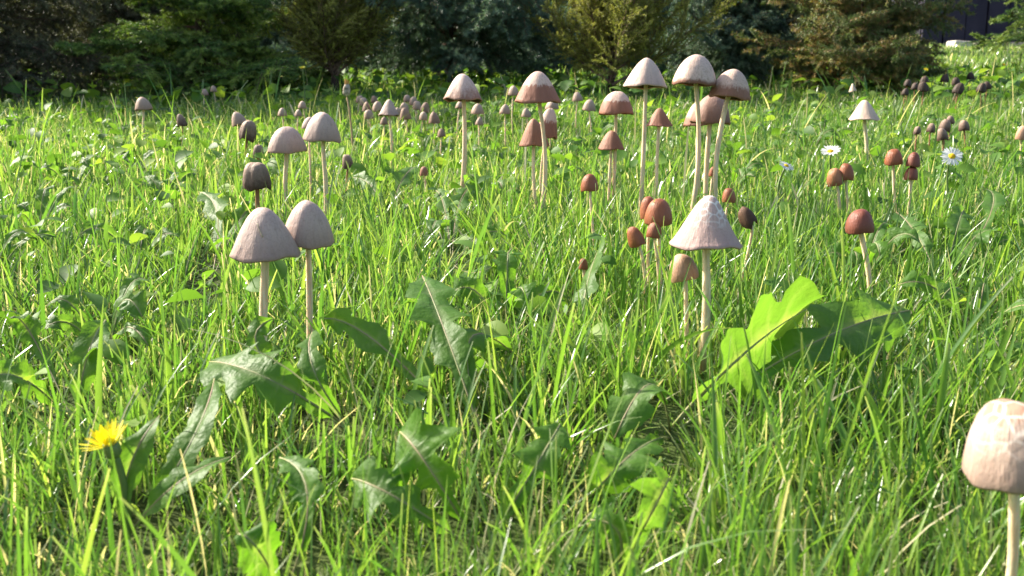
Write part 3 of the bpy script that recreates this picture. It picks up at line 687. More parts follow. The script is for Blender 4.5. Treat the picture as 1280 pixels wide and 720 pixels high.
# ------------------------------------------------------------------ mushrooms
PROFILES = {
    'round': [(0, 1), (.3, .965), (.55, .86), (.75, .68), (.9, .42), (.985, .15), (1, 0)],
    'cone': [(0, 1), (.12, .985), (.28, .91), (.46, .76), (.64, .55), (.82, .29), (.94, .09), (1, 0)],
    'flare': [(0, 1), (.12, .98), (.26, .88), (.42, .70), (.60, .46), (.80, .2), (.93, .05), (1, 0)],
    'bell': [(0, 1), (.16, .985), (.36, .915), (.56, .78), (.74, .58), (.88, .34), (.97, .12), (1, 0)],
    'dome': [(0, 1), (.25, .98), (.48, .91), (.70, .76), (.87, .52), (.97, .24), (.985, .08), (.96, 0)],
    'barrel': [(0, 1), (.35, .985), (.62, .91), (.82, .74), (.94, .5), (1, .25), (1.0, .08), (.97, 0)],
}
def lathe_profile(prof, n):
    p = np.array(PROFILES[prof], float)
    s = np.concatenate([[0], np.cumsum(np.hypot(*np.diff(p, axis=0).T))])
    t = np.linspace(0, s[-1], n * 4)
    r, z = np.interp(t, s, p[:, 0]), np.interp(t, s, p[:, 1])
    for _ in range(6):
        r[1:-1] = (r[:-2] + 2 * r[1:-1] + r[2:]) / 4
        z[1:-1] = (z[:-2] + 2 * z[1:-1] + z[2:]) / 4
    idx = np.linspace(0, len(t) - 1, n).astype(int)
    return r[idx], z[idx]

STEMS = []
def mushroom(row, idx):
    style, prof, bx, by, cx, cz, cr, ch, tilt, label, group = row
    rng = np.random.default_rng(100 + idx)
    zb = float(gz(bx, by))
    root = empty('mushroom', (bx, by, zb), label, 'mushroom', group)
    STEMS.append((bx, by, cr))
    big = cr > 0.0085
    nseg, nr = (48, 22) if big else (20, 11)
    r, z = lathe_profile(prof, nr)
    ph = rng.uniform(0, 6.28, 4)
    amp = {'dark': .09, 'withered': .22, 'mottled': .06, 'black': .08}.get(style, .045)
    ang = np.arange(nseg) * 2 * math.pi / nseg
    rimw = 1 + amp * (0.5 * np.sin(2 * ang + ph[0]) + 0.35 * np.sin(5 * ang + ph[1]) + .25 * np.sin(9 * ang + ph[2]) + .15 * np.sin(17 * ang + ph[3]))
    wav = amp * 0.6 * (np.sin(3 * ang + ph[3]) + .5 * np.sin(7 * ang + ph[0]))
    skew, dent = rng.normal(0, .05), rng.uniform(.02, .07)
    V, capz, pol = [(skew * ch, 0, ch)], [1.0], [(1, 0, .25)]
    for i in range(1, nr):
        k = r[i] ** 2
        for j in range(nseg):
            rr = cr * r[i] * (1 + (rimw[j] - 1) * k)
            V.append((rr * math.cos(ang[j]), rr * math.sin(ang[j]), ch * (z[i] + wav[j] * k)))
            V[-1] = (V[-1][0] + skew * ch * float(z[i]) ** 2, V[-1][1], V[-1][2] + dent * ch * math.sin(ang[j] * 2 + ph[1]) * r[i] * (1 - r[i]) * 2)
            capz.append(float(z[i])); pol.append((math.cos(ang[j]), math.sin(ang[j]), .25 * z[i] * 1.5))
    # thin edge turning inward
    ie = nr
    for (fr, fz) in ((0.975, -0.035), (0.93, 0.0)):
        for j in range(nseg):
            rr = cr * r[-1] * fr * rimw[j]
            V.append((rr * math.cos(ang[j]), rr * math.sin(ang[j]), ch * (fz + wav[j])))
            capz.append(0.0); pol.append((math.cos(ang[j]), math.sin(ang[j]), 0))
    nr2 = nr + 2
    Fc = [(0, 1 + j, 1 + (j + 1) % nseg) for j in range(nseg)]
    for i in range(nr2 - 2):
        a = 1 + i * nseg
        for j in range(nseg):
            Fc.append((a + j, a + nseg + j, a + nseg + (j + 1) % nseg, a + (j + 1) % nseg))
    capM = Matrix.Translation((cx - bx, 0, cz - zb)) @ Matrix.Rotation(R(tilt), 4, 'Y') @ Matrix.Rotation(R(rng.uniform(-3, 3)), 4, 'X')
    cap = mesh_obj('cap', V, Fc, CAP[style], root, True, {'capz': ('FLOAT', capz)})
    pa = cap.data.attributes.new('polar', 'FLOAT_VECTOR', 'POINT')
    pa.data.foreach_set('vector', np.array(pol, dtype=np.float32).ravel())
    cap.matrix_local = capM
    # gills: a pleated hollow under the cap
    ng = nseg * 2 if big else nseg
    GV, GF = [], []
    for i, (fr, fz) in enumerate(((0.935, 0.0), (0.7, 0.16), (0.42, 0.3), (0.1, 0.36))):
        for j in range(ng):
            a = 2 * math.pi * j / ng
            jj = (j * nseg / ng) % nseg
            w_ = float(np.interp(jj, np.arange(nseg + 1), np.append(rimw, rimw[0])))
            wz = float(np.interp(jj, np.arange(nseg + 1), np.append(wav, wav[0])))
            GV.append((cr * r[-1] * fr * w_ * math.cos(a), cr * r[-1] * fr * w_ * math.sin(a), ch * (fz + wz * (fr ** 2)) + (0.06 * ch if j % 2 and 0 < i < 3 else 0)))
    for i in range(3):
        for j in range(ng):
            GF.append((i * ng + j, i * ng + (j + 1) % ng, (i + 1) * ng + (j + 1) % ng, (i + 1) * ng + j))
    gl = mesh_obj('gills', GV, GF, M_GILLS, cap, False)
    # stem
    sr = {'red': .17, 'darkred': .2, 'tan': .17, 'tan_red': .2, 'dark': .17, 'twotone': .105, 'pale_tall': .11, 'pale_rim': .115}.get(style, .13) * cr
    sr = min(max(sr * .9, .0009), .0022)
    top = capM @ Vector((0, 0, ch * 0.40))
    neck = capM @ Vector((0, 0, -ch * 0.25))
    b0 = Vector((0, 0, -0.006))
    bend = rng.uniform(-1, 1) * 0.06 * (top - b0).length
    pts, rads = [], []
    for k in range(13):
        u = k / 12
        c0, c1 = b0.lerp(neck, u), None
        p = b0.lerp(neck, min(1, u / 0.9)) if u < .9 else neck.lerp(top, (u - .9) / .1)
        p = p + Vector((bend * math.sin(math.pi * u), bend * .4 * math.sin(math.pi * u), 0))
        pts.append(p)
        rads.append(sr * (1.16 - .22 * u + .05 * math.sin(9 * u + idx)))
    v, f = tube(pts, rads, 12 if big else 7)
    ns_ = 12 if big else 7
    mesh_obj('stem', v, f, M_STEM_D if style in ('dark', 'black') else M_STEM, root, True, {'along': ('FLOAT', np.repeat(np.linspace(0, 1, 13), ns_))})
    return root, cap, capM, r, z
for idx, row in enumerate(MUSHROOMS):
    root, cap, capM, pr, pz = mushroom(row, idx)
    if 'grass shred' in row[9]:
        def surf(az, t):
            k = t * (len(pr) - 1); rr = np.interp(k, range(len(pr)), pr) * row[6]; zz = np.interp(k, range(len(pr)), pz) * row[7]
            return Vector((rr * math.cos(az) * 1.04, rr * math.sin(az) * 1.04, zz + .0003))
        P = [surf(-1.66 + .035 * k, .42 + .028 * k) for k in range(9)]
        v, f = tube(P, [.00028] * 9, 5)
        o = mesh_obj('grass_shred', [root.matrix_world @ Vector((root.location)) * 0 + capM @ p + root.location for p in v], f, M_STRAW)
        o['label'] = 'thin pale grass shred stuck to the large grey pink cap'
        o['category'] = 'grass shred'

# ------------------------------------------------------------------ dandelions and other weeds
LEAF_PTS = []
def leaf_mesh(pts, width, lobes, roll, fold, seed, bias=-.7):
    """toothed leaf along a curve, as a grid: rows along the midrib, columns across"""
    rng = np.random.default_rng(seed)
    p0, p1, p2 = (np.array(p, float) for p in pts)
    c1 = 2 * p1 - 0.5 * (p0 + p2)
    nrow, ncol = 18 * lobes + 26, 9
    U = np.linspace(0, 1, nrow)
    Pc = ((1 - U) ** 2)[:, None] * p0 + (2 * U * (1 - U))[:, None] * c1 + (U ** 2)[:, None] * p2
    T = np.gradient(Pc, axis=0); T /= np.linalg.norm(T, axis=1)[:, None]
    L = np.sum(np.linalg.norm(np.diff(Pc, axis=0), axis=1))
    upv = np.array([0, 0, 1.0])
    side = np.cross(T, upv); ln = np.linalg.norm(side, axis=1)[:, None]
    side0 = np.cross((p2 - p0) / np.linalg.norm(p2 - p0), upv + np.array([0, bias, 0])); side0 /= np.linalg.norm(side0)
    side = side0[None] - T * (T @ side0)[:, None]
    side /= np.linalg.norm(side, axis=1)[:, None]
    nor = np.cross(side, T)
    tw = R(roll) * (0.5 + 0.7 * U) + 0.15 * np.sin(4 * U + seed)
    side_r = side * np.cos(tw)[:, None] + nor * np.sin(tw)[:, None]
    nor_r = nor * np.cos(tw)[:, None] - side * np.sin(tw)[:, None]
    V = np.zeros((nrow, ncol, 3)); vein = np.zeros((nrow, ncol))
    stalk = 0.16
    for s in (-1, 1):
        off = rng.uniform(-.06, .06)
        env = np.clip((U - stalk) / (0.62 - stalk), 0, 1) ** 0.8
        phs = np.clip((U - stalk) / (0.80 - stalk), 0, 1) * max(lobes, 1) + off
        fr = phs - np.floor(phs)
        saw = np.where(fr < 0.24, fr / 0.24, ((1 - fr) / 0.76)) ** 0.85
        w = env * (0.30 + 0.70 * saw)
        term = np.clip((U - 0.74) / 0.07, 0, 1) * np.clip((1 - U) / 0.19, 0, 1) ** 0.75 * 0.9
        w = np.where(U > 0.76, np.maximum(term, w * np.clip((0.86 - U) / .1, 0, 1)), w)
        if lobes == 0:
            w = np.sin(math.pi * np.clip((U - .1) / .9, 0, 1) ** 1.25) ** 0.8 * .9
        w = np.maximum(w * (1 + .08 * np.sin(47 * U + seed) + .05 * np.sin(91 * U)), 0.035 * (1 - U) + .005) * width * 0.5
        back = 0.30 * w * np.clip(w / (width * .5) - .25, 0, 1)
        for c in range(5):
            v_ = c / 4.0
            wave = 0.10 * width * v_ * np.sin(U * 9 + s * 1.3 + seed) + 0.06 * width * v_ ** 2 * np.sin(U * 23 + seed * 1.7 + s)
            lift = math.sin(R(fold)) * v_ * w + wave * np.clip(w / (width * .3), 0, 1) - 0.25 * (v_ ** 2) * w
            q = Pc + side_r * (s * v_ * w * math.cos(R(fold)))[:, None] + nor_r * lift[:, None] - T * (back * v_ ** 1.5)[:, None]
            V[:, 4 + s * c] = q
            vein[:, 4 + s * c] = 1.0 if c == 0 else np.clip(np.sin((U * max(lobes, 2) * 3.0 - v_ * .35) * 2 * math.pi) - .75, 0, 1) * 2.4 * (1 - v_)
    return V, vein, Pc, L

def leaf_object(pts, width, lobes, roll, fold, seed, root, keep=True, bias=-.7):
    V, vein, Pc, L = leaf_mesh(pts, width, lobes, roll, fold, seed, bias)
    nrow, ncol = V.shape[:2]
    loc = np.array(root.location)
    i, j = np.meshgrid(np.arange(nrow - 1), np.arange(ncol - 1), indexing='ij')
    a = (i * ncol + j).ravel()
    Q = np.stack([a, a + 1, a + ncol + 1, a + ncol], 1)
    me = np_mesh('leaf', V.reshape(-1, 3) - loc, Q, M_WEED, True, {'vein': ('FLOAT', vein.ravel())})
    o = link(bpy.data.objects.new('leaf', me), root)
    k = np.linspace(0, nrow - 1, 12).astype(int)
    v, f = tube([Vector(Pc[q] - loc) for q in k], [max(.0003, width * .020 * (1 - .85 * n / 11)) for n in range(12)], 6)
    mesh_obj('midrib', v, f, M_RIB, o)
    if keep:
        LEAF_PTS.append(V[::2, ::2].reshape(-1, 3))
    return o

for n, (name, label, cat, leaves, group) in enumerate(PLANTS):
    bx = float(np.mean([l[0][0][0] for l in leaves])); by = float(np.mean([l[0][0][1] for l in leaves]))
    root = empty(name, (bx, by, float(gz(bx, by))), label, cat, group)
    for k, (pts, w, lobes, roll, fold, bias) in enumerate(leaves):
        pts = [list(p) for p in pts]
        pts[0] = [bx + (pts[0][0] - bx) * .5, by + (pts[0][1] - by) * .5, float(gz(bx, by)) - 0.002]
        leaf_object(pts, w, lobes, roll, fold, n * 7 + k + 1, root, True, bias)

# small weed rosettes scattered through the lawn
wr = random.Random(5)
spots = []
tries = 0
while len(spots) < 46 and tries < 4000:
    tries += 1
    y = 0.42 + 1.5 * wr.random() ** 1.2
    x = wr.uniform(-0.58, 0.58) * y
    if any((x - a) ** 2 + (y - b) ** 2 < (0.045 + .03 * y) ** 2 for a, b in spots): continue
    if any(abs(x - s[0]) < 0.022 and -0.09 < y - s[1] < 0.03 for s in STEMS): continue
    if wr.random() > (0.9 if x < 0.05 * y else 0.45): continue
    spots.append((x, y))
for n, (x, y) in enumerate(spots):
    z = float(gz(x, y))
    root = empty('weed_rosette', (x, y, z), 'small rosette of toothed weed leaves among the grass', 'weed', 'small weeds in the lawn')
    a0 = wr.uniform(0, 6.28)
    for k in range(wr.choice((3, 4, 5))):
        a = a0 + k * 1.9 + wr.uniform(-.3, .3)
        l = wr.uniform(.022, .042); h = wr.uniform(.020, .036)
        pts = [(x, y, z - .002), (x + math.cos(a) * l * .5, y + math.sin(a) * l * .5, z + h), (x + math.cos(a) * l, y + math.sin(a) * l, z + h * wr.uniform(.75, 1.2))]
        leaf_object(pts, wr.uniform(.010, .019), wr.choice((1, 1, 2)), wr.uniform(-25, 25), wr.uniform(8, 22), 300 + n * 5 + k, root, keep=True)

# ------------------------------------------------------------------ flowers
M_PETAL_W = leafy('daisy_petal', lambda nt: ramp(nt, noise(nt, 200), [(0.3, (0.72, 0.72, 0.72)), (0.7, (0.82, 0.82, 0.80))]), (1, 1, 1), 0.3, 0.5)
M_PETAL_Y = leafy('yellow_petal', lambda nt: ramp(nt, noise(nt, 300), [(0.3, (0.80, 0.66, 0.012)), (0.7, (0.84, 0.78, 0.03))]), (1, .98, .6), 0.3, 0.5)
M_DISC = solid('daisy_disc', lambda nt: ramp(nt, noise(nt, 900), [(0.3, (0.62, 0.36, 0.01)), (0.7, (0.82, 0.58, 0.03))]), 0.8, 0.2, lambda nt: bump(nt, noise(nt, 1600), 1.0, 0.001))
M_FSTEM = leafy('flower_stem', lambda nt: ramp(nt, noise(nt, 100), [(0.3, (0.10, 0.19, 0.04)), (0.7, (0.18, 0.24, 0.07))]), (1.4, 1.4, .8), 0.15, 0.5)
def petals(n, r0, r1, wd, rise, rng, curl=0.0, jit=0.1):
    V, Fc = [], []
    for k in range(n):
        a = 2 * math.pi * k / n + rng.uniform(-jit, jit)
        el = rise + rng.uniform(-.12, .12); l = (r1 - r0) * rng.uniform(.82, 1.06)
        d = np.array([math.cos(a), math.sin(a), 0]); s = np.array([-math.sin(a), math.cos(a), 0])
        b = len(V); zc = 0; rc = r0
        for q in range(6):
            u = q / 5
            e2 = el - curl * u
            w = wd * (0.55 + .9 * u - .75 * u ** 3) * (1 if q < 5 else .45)
            pos = d * rc + np.array([0, 0, zc])
            V.append(pos - s * w / 2); V.append(pos + np.array([0, 0, -.12 * w])); V.append(pos + s * w / 2)
            rc += l / 5 * math.cos(e2); zc += l / 5 * math.sin(e2)
        for q in range(5):
            i = b + q * 3
            Fc += [(i, i + 1, i + 4, i + 3), (i + 1, i + 2, i + 5, i + 4)]
    return V, Fc
def one_petal(n, k, **kw): pass
def flower(row, idx):
    kind, label, h, rad, bx, yaw, pitch, group = row
    rng = random.Random(40 + idx)
    by = h[1] + 0.004
    zb = float(gz(bx, by))
    root = empty({'daisy': 'daisy', 'yellow': 'dandelion_flower', 'small': 'buttercup'}[kind], (bx, by, zb), label, 'flower', group)
    hd = Vector(h) - root.location
    HM = Matrix.Translation(hd) @ Matrix.Rotation(R(yaw), 4, 'Z') @ Matrix.Rotation(R(-16 if kind == 'yellow' else 0), 4, 'Y') @ Matrix.Rotation(R(90 - pitch), 4, 'X')
    STEMS.append((bx, by, rad))
    STEMS.append((h[0], h[1], rad))
    nrm = (HM.to_3x3() @ Vector((0, 0, 1)))
    def put(o): o.matrix_local = HM; return o
    # stem bending into the head
    back = hd - nrm * rad * .25
    P = []
    for k in range(9):
        u = k / 8
        c = Vector((0, 0, hd.z * .8)) * 2 * u * (1 - u) + (hd - nrm * rad * 1.2) * 0
        P.append(Vector((0, 0, -.005)) * (1 - u) ** 2 + (back - nrm * hd.z * .45) * (2 * u * (1 - u)) + back * u * u)
    sr = {'daisy': .0008, 'yellow': .0011, 'small': .0012}[kind]
    v, f = tube(P, [sr * 1.15] * 4 + [sr] * 5, 8)
    mesh_obj('stem', v, f, M_FSTEM, root)
    if kind == 'daisy':
        n = 26
        for k in range(n):
            v, f = petals(1, rad * .26, rad, rad * .17, 0.08 if pitch < 60 else .28, rng, curl=.25, jit=.05)
            rm = Matrix.Rotation(2 * math.pi * k / n, 4, 'Z')
            put(mesh_obj('petal', [rm @ Vector(p) for p in v], f, M_PETAL_W, root))
        V, Fc = [(0, 0, rad * .16)], []
        for i in range(1, 6):
            for j in range(16):
                a = j * math.pi / 8; q = i / 5
                V.append((rad * .31 * q * math.cos(a), rad * .31 * q * math.sin(a), rad * .16 * (1 - q ** 2.5)))
        Fc = [(0, 1 + j, 1 + (j + 1) % 16) for j in range(16)] + [(1 + i * 16 + j, 17 + i * 16 + j, 17 + i * 16 + (j + 1) % 16, 1 + i * 16 + (j + 1) % 16) for i in range(4) for j in range(16)]
        put(mesh_obj('disc', V, Fc, M_DISC, root))
        v, f = tube([(0, 0, -rad * .22), (0, 0, -rad * .1), (0, 0, -rad * .01)], [rad * .1, rad * .27, rad * .3], 12)
        put(mesh_obj('calyx', v, f, M_FSTEM, root))
    elif kind == 'yellow':
        for ring, (n, rise, r0, ln) in enumerate(((17, .5, .16, 1.0), (15, .8, .13, .98), (12, 1.1, .09, .9), (8, 1.38, .04, .75))):
            for k in range(n):
                v, f = petals(1, rad * r0, rad * (r0 + ln), rad * .15, rise, rng, curl=-.15, jit=.1)
                rm = Matrix.Rotation(2 * math.pi * (k + .37 * ring) / n, 4, 'Z')
                put(mesh_obj('petal', [rm @ Vector(p) for p in v], f, M_PETAL_Y, root))
        v, f = tube([(0, 0, -rad * .62), (0, 0, -rad * .45), (0, 0, -rad * .15), (0, 0, rad * .12)], [rad * .14, rad * .32, rad * .34, rad * .26], 14)
        put(mesh_obj('involucre', v, f, M_FSTEM, root))
    else:
        for k in range(6):
            v, f = petals(1, rad * .1, rad, rad * .8, .5, rng, curl=.2)
            rm = Matrix.Rotation(2 * math.pi * k / 6, 4, 'Z')
            put(mesh_obj('petal', [rm @ Vector(p) for p in v], f, M_PETAL_Y, root))
        v, f = tube([(0, 0, -rad * .2), (0, 0, rad * .2)], [rad * .15, rad * .3], 8)
        put(mesh_obj('disc', v, f, M_DISC, root))
for i, row in enumerate(FLOWERS):
    flower(row, i)

def dry_stalk():
    b, kn, tp = (Vector(p) for p in STALK)
    z = float(gz(b.x, b.y))
    root = empty('dry_stalk', (b.x, b.y, z), 'dry brown stalk with a closed orange seed head before the golden shrub', 'stalk')
    o = root.location
    P = [Vector((b.x, b.y, z - .004)).lerp(kn, u) - o + Vector((.0025 * math.sin(u * 3.1), 0, 0)) for u in np.linspace(0, 1, 9)]
    v, f = tube(P, [.0016 - .00008 * k for k in range(9)], 8)
    mesh_obj('stem', v, f, solid('dry_stem', lambda nt: ramp(nt, noise(nt, 120), [(0.3, (.30, .19, .09)), (0.7, (.5, .36, .2))]), .7), root)
    k2 = kn - o; d = tp - kn
    v, f = tube([k2 - d * .12, k2 + d * .05, k2 + d * .35, k2 + d * .62], [.0016, .0045, .0042, .0022], 10)
    mesh_obj('husk', v, f, solid('dry_husk', lambda nt: ramp(nt, noise(nt, 260), [(0.35, (.10, .09, .05)), (0.65, (.5, .44, .36))]), .8), root)
    V, Fc = [], []
    rng = random.Random(3)
    for k in range(16):
        a = rng.uniform(0, 6.28); e = d * rng.uniform(.55, 1.0) + Vector((math.cos(a), math.sin(a), 0)) * .0032
        s = Vector((-math.sin(a), math.cos(a), 0)) * .0006
        base = k2 + d * .4 + Vector((math.cos(a), math.sin(a), 0)) * .0016
        n = len(V); V += [base - s, base + s, base + e * .5 + s, base + e * .5 - s]; Fc.append((n, n + 1, n + 2, n + 3))
    mesh_obj('tuft', V, Fc, solid('dry_tuft', lambda nt: ramp(nt, noise(nt, 260), [(0.35, (.42, .2, .05)), (0.65, (.62, .36, .12))]), .8), root)
dry_stalk()

# ------------------------------------------------------------------ grass
def wedge_points(rng, y0, y1, density, margin):
    ymax_w = 0.62 * y1 + margin
    n = int(density * (y1 - y0) * 2 * ymax_w)
    y = rng.uniform(y0, y1, n); x = rng.uniform(-ymax_w, ymax_w, n)
    k = np.abs(x) < 0.62 * np.maximum(y, 0) + margin
    return x[k], y[k]

STEM_ARR = np.array([(s[0], s[1], max(s[2], .005)) for s in STEMS])
LEAF_ARR = np.concatenate(LEAF_PTS)
def leaf_height_grid():
    cell = 0.006
    d = {}
    for x, y, z in LEAF_ARR:
        for dx in (-1, 0, 1):
            for dy in (-1, 0, 1):
                k = (int(math.floor(x / cell)) + dx, int(math.floor(y / cell)) + dy)
                d[k] = min(d.get(k, 9), z)
    return d, cell
LG, CELL = leaf_height_grid()
kx0, ky0 = -250, -20
LGA = np.full((500, 400), 9.0)
for (i, j), z in LG.items():
    if 0 <= i - kx0 < 500 and 0 <= j - ky0 < 400:
        LGA[i - kx0, j - ky0] = z

def limit_heights(x, y, h, toward=0.045):
    """shorter blades round each stem and beneath each broad leaf"""
    for sx, sy, sr in STEM_ARR:
        if sy > 1.35: continue
        lat = 0.5 * sr + (0.0035 if toward < .05 else .03)
        dx = np.abs(x - sx); dy = sy - y
        near = (dx < lat) & (dy > -0.004) & (dy < toward)
        h[near] = np.minimum(h[near], 0.020 + .012 * np.random.default_rng(1).random(near.sum()))
        h[((x - sx) ** 2 + (y - sy) ** 2) < (0.0035) ** 2] *= 0.0
    i = np.floor(x / CELL).astype(int) - kx0; j = np.floor(y / CELL).astype(int) - ky0
    ok = (i >= 0) & (i < 500) & (j >= 0) & (j < 400)
    lz = np.full(len(x), 9.0); lz[ok] = LGA[i[ok], j[ok]]
    # just in front of a leaf (towards the viewer's path) too
    lim = lz - gz(x, y) - 0.003
    return np.where(lz < 8, np.minimum(h, np.maximum(lim, 0.004)), h)

def patchy(x, y):
    return 0.5 + 0.25 * np.sin(5.3 * x + 1.7 * y + .6) + 0.25 * np.sin(3.1 * y - 4.4 * x + 2.0) * np.sin(9 * x + 7 * y)

def blades(rng, x, y, h, w, S, fold, dryp, lean_amt=0.5, flat=None):
    k = h > 0.003
    x, y, h, w = x[k], y[k], h[k], w[k]
    n = len(x)
    az = rng.uniform(0, 2 * math.pi, n)
    lean = np.abs(rng.normal(0, lean_amt, n)) + 0.08
    curl = rng.uniform(0.3, 1.6, n)
    tw = rng.normal(0, 0.7, n)
    yaw = az + math.pi / 2 + rng.normal(0, 0.6, n)
    blunt = rng.random(n) < 0.35
    z0 = gz(x, y) - 0.002
    t = np.linspace(0, 1, S + 1)
    nc = 3 if fold else 2
    V = np.zeros((n, S + 1, nc, 3), dtype=np.float32)
    th0 = np.arctan(lean) * 0.55
    cx = x.copy(); cy = y.copy(); cz = z0.copy()
    px, py, pz = cx, cy, cz
    dl = h / S
    for i in range(S + 1):
        th = np.minimum(th0 * (0.5 + curl * t[i] * 1.6), 2.1)
        if i > 0:
            cx = cx + np.cos(az) * np.sin(th) * dl
            cy = cy + np.sin(az) * np.sin(th) * dl
            cz = cz + np.cos(th) * dl
        ww = w * np.where(blunt, 0.75 + 0.35 * math.sin(math.pi * min(t[i] * 0.9, 1)) - 0.45 * t[i] ** 6, (0.62 + 0.55 * math.sin(math.pi * (t[i] * .75 + .05))) * (1 - t[i] ** 2.2) + 0.03) * 0.5
        a = yaw + tw * t[i]
        sx, sy = np.cos(a) * ww, np.sin(a) * ww
        if nc == 2:
            V[:, i, 0] = np.stack([cx - sx, cy - sy, cz], 1)
            V[:, i, 1] = np.stack([cx + sx, cy + sy, cz], 1)
        else:
            d = ww * 0.45
            V[:, i, 0] = np.stack([cx - sx, cy - sy, cz], 1)
            V[:, i, 1] = np.stack([cx + np.cos(az) * d, cy + np.sin(az) * d, cz - d * .3], 1)
            V[:, i, 2] = np.stack([cx + sx, cy + sy, cz], 1)
    per = (S + 1) * nc
    q = []
    for i in range(S):
        for c in range(nc - 1):
            a = i * nc + c
            q.append((a, a + 1, a + nc + 1, a + nc))
    q = np.array(q)
    Q = (np.arange(n) * per)[:, None, None] + q[None]
    tint = np.clip(rng.normal(0.5, 0.24, n) + 0.25 * (patchy(x, y) - .5), 0, 1)
    dry = np.where(rng.random(n) < dryp, rng.uniform(.6, 1, n), rng.uniform(0, .06, n))
    A = np.zeros((n, S + 1, nc, 4), dtype=np.float32)
    A[..., 0] = tint[:, None, None]
    tipdry = np.where(blunt, .32, 0.1)[:, None] * np.clip((t[None] - .88) / .12, 0, 1)
    basedry = 0.18 * np.clip((0.3 - t[None]) / .3, 0, 1)
    A[..., 1] = np.clip(dry[:, None] + tipdry + basedry, 0, 1)[:, :, None]
    A[..., 3] = 1
    return V.reshape(-1, 3), Q.reshape(-1, 4), A.reshape(-1, 4)

def make_grass():
    rng = np.random.default_rng(77)
    parts = []
    def add(y0, y1, dens, hm, hs, wm, S, fold, dryp, margin=0.14, lean=0.5, lim=True, hmax=.085):
        x, y = wedge_points(rng, y0, y1, dens, margin)
        keep = (x * x + (y) ** 2) > 0.09 ** 2
        x, y = x[keep], y[keep]
        h = np.clip(rng.normal(hm, hs, len(x)) * (0.8 + 0.4 * patchy(x, y)), .012, hmax)
        w = wm * rng.uniform(0.6, 1.35, len(x))
        w = w * np.clip(y / .34, .6, 1.0)
        if lim: h = limit_heights(x, y, h, 0.045 if hm < .06 else .09)
        parts.append(blades(rng, x, y, h, w, S, fold, dryp, lean))
    # near: thatch, sward, coarse blades, long leaning stalks
    add(-0.05, 0.70, 44000, .023, .007, .0010, 4, False, .13, lean=1.1)
    add(-0.05, 0.70, 30000, .035, .010, .0012, 5, True, .035, lean=.9)
    add(-0.05, 0.70, 2400, .044, .011, .0020, 7, True, .0, lean=.7)
    add(-0.05, 0.75, 420, .062, .015, .0011, 9, True, .08, lean=1.3, hmax=.11)
    add(0.05, 0.50, 42000, .013, .004, .0010, 3, False, .42, lean=2.2, margin=.08)
    add(0.70, 1.60, 34000, .023, .006, .0012, 3, False, .13, lean=1.0)
    add(0.70, 1.60, 11000, .034, .008, .0016, 4, False, .06, lean=.6)
    add(0.75, 1.60, 350, .070, .015, .0018, 7, False, .30, lean=1.2, hmax=.1)
    add(1.60, 2.6, 24000, .026, .008, .0018, 3, False, .08, lean=.7, lim=False)
    add(1.70, 3.0, 160, .065, .018, .0035, 5, False, .10, lean=.6, lim=False, hmax=.14)
    add(2.6, 4.2, 6000, .038, .012, .0042, 3, False, .06, lean=.7, lim=False, hmax=.11)
    add(4.2, 9.5, 2300, .045, .015, .0085, 2, False, .08, lean=.8, lim=False, hmax=.1)
    off = 0; VV, QQ, AA = [], [], []
    for V, Q, A in parts:
        VV.append(V); QQ.append(Q + off); AA.append(A); off += len(V)
    V = np.concatenate(VV); Q = np.concatenate(QQ); A = np.concatenate(AA)
    print('grass quads', len(Q))
    o = link(bpy.data.objects.new('lawn_grass', np_mesh('lawn_grass', V, Q, M_GRASS, True, {'blade': ('FLOAT_COLOR', A)})))
    o['kind'] = 'stuff'
    o['label'] = 'sunlit green lawn of uneven unmown grass blades'
    o['category'] = 'grass'
make_grass()

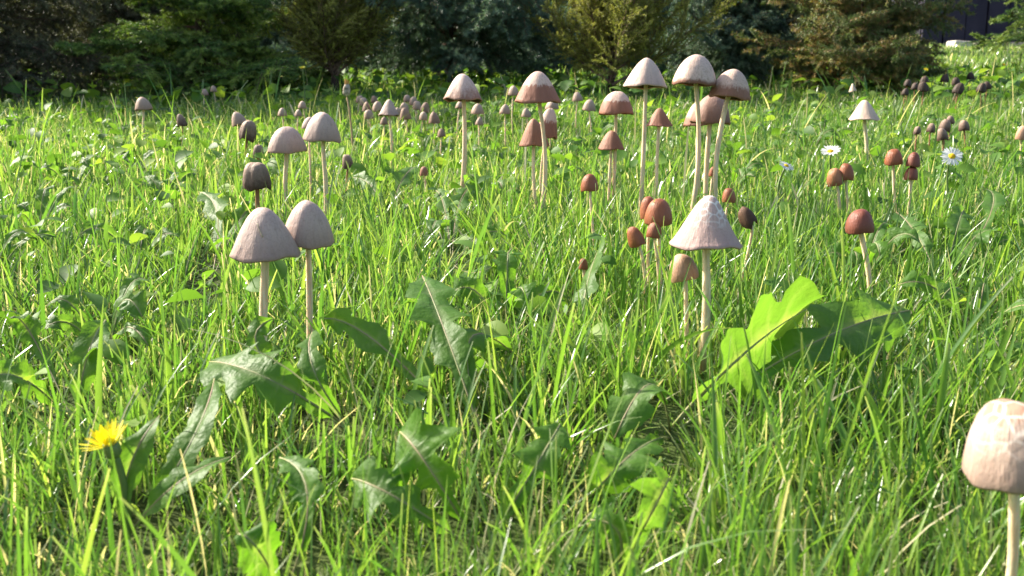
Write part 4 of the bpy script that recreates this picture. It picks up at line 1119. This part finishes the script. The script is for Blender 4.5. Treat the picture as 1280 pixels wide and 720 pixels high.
# low broad-leaved ground cover between the blades
def make_cover():
    rng = np.random.default_rng(9)
    VV, QQ, AA = [], [], []
    off = 0
    for (y0, y1, dens, size) in ((.3, .8, 900, .0060), (.8, 1.7, 1500, .0075), (1.7, 3.2, 900, .012)):
        x, y = wedge_points(rng, y0, y1, dens, .1)
        ok = np.ones(len(x), bool)
        for sx, sy, sr in STEM_ARR:
            ok &= ~((np.abs(x - sx) < .008) & (sy - y > -.01) & (sy - y < .05))
        x, y = x[ok], y[ok]
        p_keep = np.where(x < 0.1 * y, 1.0, .55) * (0.4 + 0.9 * patchy(x * 1.7, y * 1.7))
        k = rng.random(len(x)) < p_keep
        x, y = x[k], y[k]; n = len(x)
        z = gz(x, y) + rng.uniform(.012, .036, n) * (1 if y1 < 1.75 else 1.5)
        nrm = np.stack([rng.normal(0, .5, n), rng.normal(-.1, .5, n), np.ones(n)], 1); nrm /= np.linalg.norm(nrm, axis=1)[:, None]
        t = np.cross(nrm, rng.normal(size=(n, 3))); t /= np.linalg.norm(t, axis=1)[:, None]
        b = np.cross(nrm, t)
        s = size * rng.uniform(.6, 1.5, n)
        C = np.stack([x, y, z], 1)
        # oval leaf, 3 columns x 5 rows, cupped
        prof = [(-1, .08), (-.55, .52), (0, .68), (.55, .5), (1, .06)]
        V = np.zeros((n, 5, 3, 3))
        for i, (u, w) in enumerate(prof):
            for c, v in enumerate((-1, 0, 1)):
                V[:, i, c] = C + t * (u * s)[:, None] + b * (v * w * s)[:, None] + nrm * ((.22 * abs(v) * w - .18 * u * u) * s)[:, None]
        q = np.array([(i * 3 + c, i * 3 + c + 1, i * 3 + c + 4, i * 3 + c + 3) for i in range(4) for c in range(2)])
        Q = (np.arange(n) * 15)[:, None, None] + q[None]
        A = np.zeros((n, 15, 4)); A[..., 0] = rng.random(n)[:, None]; A[..., 3] = 1
        VV.append(V.reshape(-1, 3)); QQ.append(Q.reshape(-1, 4) + off); AA.append(A.reshape(-1, 4)); off += n * 15
    o = link(bpy.data.objects.new('ground_cover', np_mesh('ground_cover', np.concatenate(VV), np.concatenate(QQ), M_COVER, True, {'blade': ('FLOAT_COLOR', np.concatenate(AA))})))
    o['kind'] = 'stuff'
    o['label'] = 'small oval weed leaves scattered between the grass blades'
    o['category'] = 'ground cover'
make_cover()
